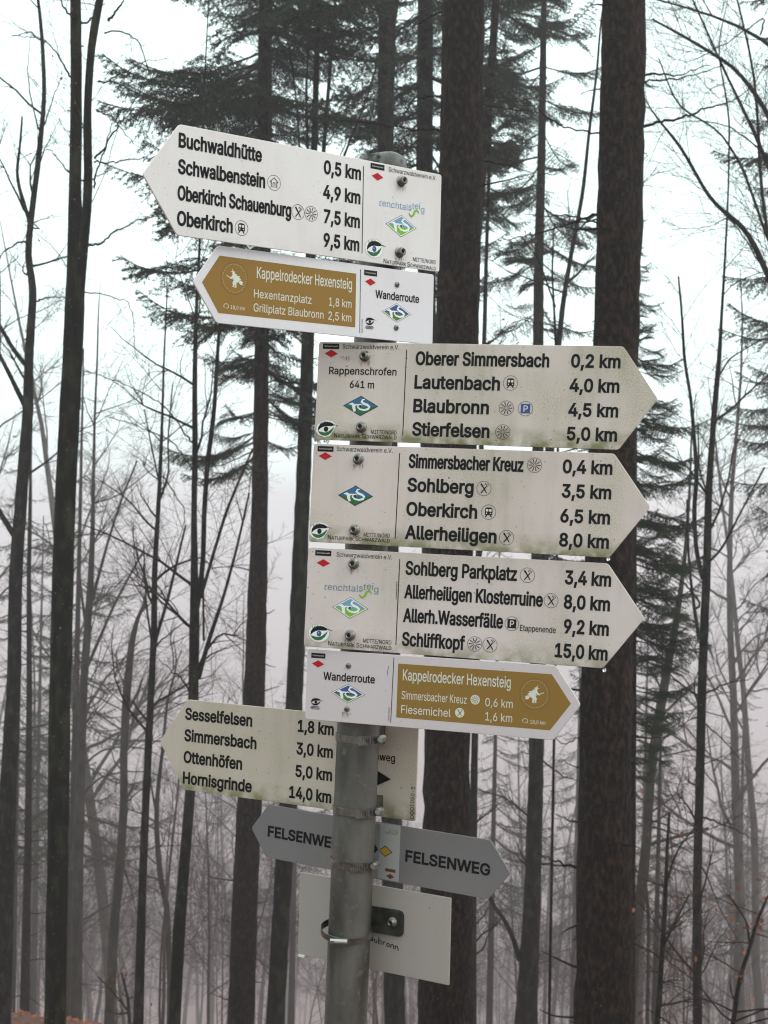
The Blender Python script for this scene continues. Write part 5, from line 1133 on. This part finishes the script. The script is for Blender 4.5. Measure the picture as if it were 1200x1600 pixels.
trunk_tree('beech_tree', 'slim black beech at the right that divides into an upright pair of stems', 16, [(1090, 1600, 15), (1089, 1450, 15), (1090, 1350, 14), (1094, 1200, 14), (1097, 1070, 14), (1101, 960, 14), (1104, 900, 13), (1106, 830, 12), (1107, 770, 11), (1112, 700, 9), (1117, 630, 9), (1124, 560, 7), (1127, 500, 5), (1132, 420, 4), (1138, 300, 3), (1140, 180, 3)], M_BEECH, 1.5,
    stems=[[(1098, 905, 7), (1086, 860, 7), (1082, 800, 7), (1087, 740, 7), (1083, 680, 6), (1077, 620, 5), (1071, 560, 5), (1068, 500, 4), (1062, 430, 3)], [(1108, 830, 4), (1125, 800, 4), (1140, 750, 3), (1148, 700, 2)], [(1106, 880, 4), (1130, 860, 4), (1160, 800, 3), (1195, 730, 3)], [(1092, 1000, 6), (1085, 940, 5), (1078, 880, 4), (1076, 780, 3)], [(1122, 590, 3), (1140, 560, 3), (1165, 545, 2), (1190, 530, 2)], [(1106, 770, 3), (1092, 740, 3), (1090, 660, 2)]],
    branches=[([(1093, 945), (1070, 915), (1040, 895), (1000, 880), (990, 860)], 4), ([(1094, 1280), (1120, 1290), (1160, 1310), (1200, 1332)], 5), ([(1092, 1350), (1110, 1400), (1140, 1460)], 3), ([(1100, 1085), (1130, 1070), (1180, 1060)], 4), ([(1095, 1210), (1150, 1205), (1200, 1200)], 3), ([(1088, 1550), (1120, 1480), (1160, 1430)], 3), ([(1100, 1130), (1140, 1160), (1200, 1230)], 3), ([(1110, 700), (1140, 680), (1190, 640)], 2.5)], seed=25, twigs=.22, leaves=60, extra=bare_twigs(14, -4, 5, (.4, 1.5)))
# beech off the right edge reaching in
trunk_tree('beech_tree', 'large bare beech outside the right edge whose long thin boughs arch into the upper right', 15, [(1290, 1600, 60), (1280, 1000, 50), (1265, 600, 40), (1250, 300, 34), (1245, 0, 28)], M_BEECH, 5,
    stems=[[(1262, 560, 12), (1205, 440, 10), (1165, 360, 8), (1110, 318, 6), (1060, 230, 5), (1020, 180, 3), (1008, 160, 2)], [(1250, 330, 9), (1200, 180, 8), (1150, 110, 6), (1085, 70, 5), (1020, 28, 3)], [(1265, 620, 8), (1195, 350, 6), (1185, 250, 5), (1180, 120, 4), (1150, 20, 3), (1140, -20, 3)], [(1255, 420, 8), (1190, 220, 6), (1140, 120, 4), (1100, 20, 3), (1090, -10, 3)], [(1262, 500, 7), (1200, 380, 5), (1160, 260, 4), (1120, 200, 3), (1060, 170, 3), (1030, 90, 2)], [(1255, 120, 8), (1200, 60, 6), (1120, 25, 4), (1050, 5, 3)]],
    branches=[([(1200, 20), (1140, 60), (1080, 90), (1030, 60)], 3), ([(1205, 240), (1140, 190), (1080, 180), (1030, 200)], 3), ([(1200, 420), (1150, 330), (1120, 345), (1060, 345)], 3), ([(1200, 480), (1180, 560), (1140, 640)], 3)], seed=26, twigs=.13, leaves=90)
root, local = spruce('spruce_tree', 'spruce at the right edge whose grey-green bough tips hang in beside the slim black beech', 20, [(1300, 1600, 34), (1296, 1000, 30), (1292, 600, 25), (1290, 300, 20), (1290, 0, 15)], 1240, 1.35, 27, 5, .9, .35, 6)
# saplings with a few dry leaves
def sapling(label, z, path, stems, seed, nleaf=40, w=3, zone=None):
    root, local, Q, Rq = trunk_tree('sapling', label, z, [(a, b, c_) for a, b, c_ in path], M_BEECH, 0, stems=stems, seed=seed, twigs=.16, cat='sapling', extra=bare_twigs(12, W(0, path[0][1], z)[2], W(0, path[-1][1], z)[2], (.3, .9), (.0, .8)))
    r = np.random.default_rng(seed); src = zone if zone is not None else np.array([W(a, b, z) for a, b, _ in path])
    c_ = src[r.integers(0, len(src), nleaf)] + r.normal(0, .16, (nleaf, 3)) * np.array([1.2, .7, .6])
    leaf_cluster(local, c_, r)
    return root
sapling('wiggly thin sapling with red leaves at lower right beside the leaning grey-brown stem', 13, [(1027, 1600, 9), (1034, 1500, 8), (1040, 1400, 7), (1042, 1330, 5), (1046, 1270, 4)], [[(1036, 1480, 4), (1050, 1440, 3), (1075, 1395, 3)], [(1040, 1380, 4), (1060, 1330, 3), (1090, 1290, 2)]], 31, 46)
sapling('thin forked sapling with red leaves in the lower right corner', 12, [(1145, 1600, 8), (1155, 1530, 7), (1172, 1480, 6), (1182, 1440, 5), (1200, 1400, 4)], [[(1172, 1480, 4), (1168, 1440, 3), (1140, 1400, 3)]], 32, 50)
sapling('slender sapling bearing a few orange leaves between the thick trunks at mid height', 14, [(870, 900, 4), (872, 700, 4), (868, 520, 4), (862, 420, 3), (866, 352, 2)], [[(868, 480, 3), (840, 400, 2), (815, 370, 2)]], 33, 12, zone=np.array([W(872, 352, 14), W(815, 370, 14), W(790, 525, 14)]))
sapling('low leafy sapling with red leaves at the lower left edge', 21, [(205, 1640, 6), (200, 1560, 5), (190, 1520, 3)], [[(200, 1580, 3), (170, 1550, 3), (150, 1530, 2)]], 34, 60)

# ------------------------------------------------------------------ the hazy forest beyond
VAR = [beech_mesh(200 + k, 22 + 2 * (k % 3), .15 + .02 * (k % 3), (.30, .42, .25, .5)[k % 4], 22, .42, .75) for k in range(5)]
SMALL = [beech_mesh(240 + k, 9 + k, .05, .22, 18, .55, 1.0, bark=M_TWIG) for k in range(4)]
def conifer_mesh(seed, H):
    r = np.random.default_rng(seed); tr = MB(); P_ = np.array([[0, 0, -.6], [0, 0, H * .5], [0, 0, H]]); tr.tube(densify(P_, 12)[0], np.linspace(.17, .02, 12), 8, 0)
    m = spruce_crown(P_, H * .3, H - .3, lambda t: 2.4 * (1 - t) ** .8 + .3, .75, seed, (-.35, .1), BOUGHS_S, .9)
    return tr.build('spruce_trunk', M_SPRUCE), m.build('spruce_crown', [M_TWIG, M_NEEDLE])
CON = [conifer_mesh(300 + k, 20 + 3 * k) for k in range(2)]
def plant(name, label, cat, group, me, x, y, s, rz, lean=(0, 0)):
    o = empty(name, (x, y, float(ground(x, y)) - .1)); o.rotation_euler = (lean[0], lean[1], rz); o.scale = (s, s, s)
    tag(o, label, cat, group); link('trunk', me[0], o); link('crown', me[1], o); return o
R3 = random.Random(21)
def scatter(n, y0, y1, fn, minx=None):
    placed = []; tries = 0
    while len(placed) < n and tries < n * 60:
        tries += 1
        y = y0 + (y1 - y0) * R3.random() ** .8; half = y * .29 + 1.0; x = R3.uniform(-half, half)
        if any((x - a) ** 2 + (y - b) ** 2 < (1.1 + y * .012) ** 2 for a, b in placed): continue
        placed.append((x, y)); fn(x, y, len(placed))
scatter(44, 62, 130, lambda x, y, k: plant('beech_tree', 'slender bare beech half lost in the mist of the middle distance', 'tree', 'misty beeches in the middle distance', VAR[k % 5], x, y, R3.uniform(.7, 1.0), R3.uniform(0, 6.28), (R3.gauss(0, .02), R3.gauss(.02, .03))))
scatter(190, 110, 330, lambda x, y, k: plant('beech_tree', 'faint grey bare tree deep in the mist down the slope', 'tree', 'faint trees deep in the mist', VAR[k % 5], x, y, R3.uniform(1.0, 1.4), R3.uniform(0, 6.28), (R3.gauss(0, .02), R3.gauss(.02, .03))))
scatter(76, 32, 95, lambda x, y, k: plant('sapling', 'spindly twiggy understorey beech in the mist between the trunks', 'sapling', 'understorey beeches in the mist', SMALL[k % 4], x, y, R3.uniform(.7, 1.15), R3.uniform(0, 6.28), (R3.gauss(0, .05), R3.gauss(.02, .06))))
for x, y, s, k in ((-13.4, 45, 1.15, 1), (-9.6, 52, 1.2, 2), (11.6, 44, 1.1, 4), (14.6, 52, 1.2, 3)):
    plant('beech_tree', 'bare beech with a wide net of fine twigs against the white sky', 'tree', 'twiggy beeches against the sky', VAR[k], x, y, s, x * 2.3, (0, .02))
for x, y, s, k in ((-8.2, 38, .95, 0), (-10.8, 42, .9, 1), (-3.2, 55, .9, 0), (3.8, 46, .8, 1), (8.5, 60, .95, 0), (12.5, 66, 1.0, 1), (-14.5, 60, 1, 1), (6.8, 34, .55, 0), (15, 58, .9, 0)):
    plant('spruce_tree', 'misty green-grey conifer standing among the bare trees down the slope', 'tree', 'misty conifers down the slope', CON[k], x, y, s, x * 3)

# ------------------------------------------------------------------ haze
HAZE = 0.0030
bm = bmesh.new()
box_bm(bm, -1100, 1100, -45, 1550, float(Zg.min()) - 1.0, 17.0)
bmesh.ops.recalc_face_normals(bm, faces=bm.faces[:])
hm = bpy.data.materials.new('mist'); hm.use_nodes = True; N = hm.node_tree.nodes; N.clear()
o_ = N.new('ShaderNodeOutputMaterial'); pv = N.new('ShaderNodeVolumePrincipled')
pv.inputs['Color'].default_value = (0.95, 0.848, 0.882, 1); pv.inputs['Density'].default_value = HAZE; pv.inputs['Anisotropy'].default_value = 0.45
hm.node_tree.links.new(pv.outputs[0], o_.inputs['Volume'])
hz = mm(bm, 'haze', hm, None); tag(hz, kind='stuff', label='pale mist filling the forest', cat='mist')
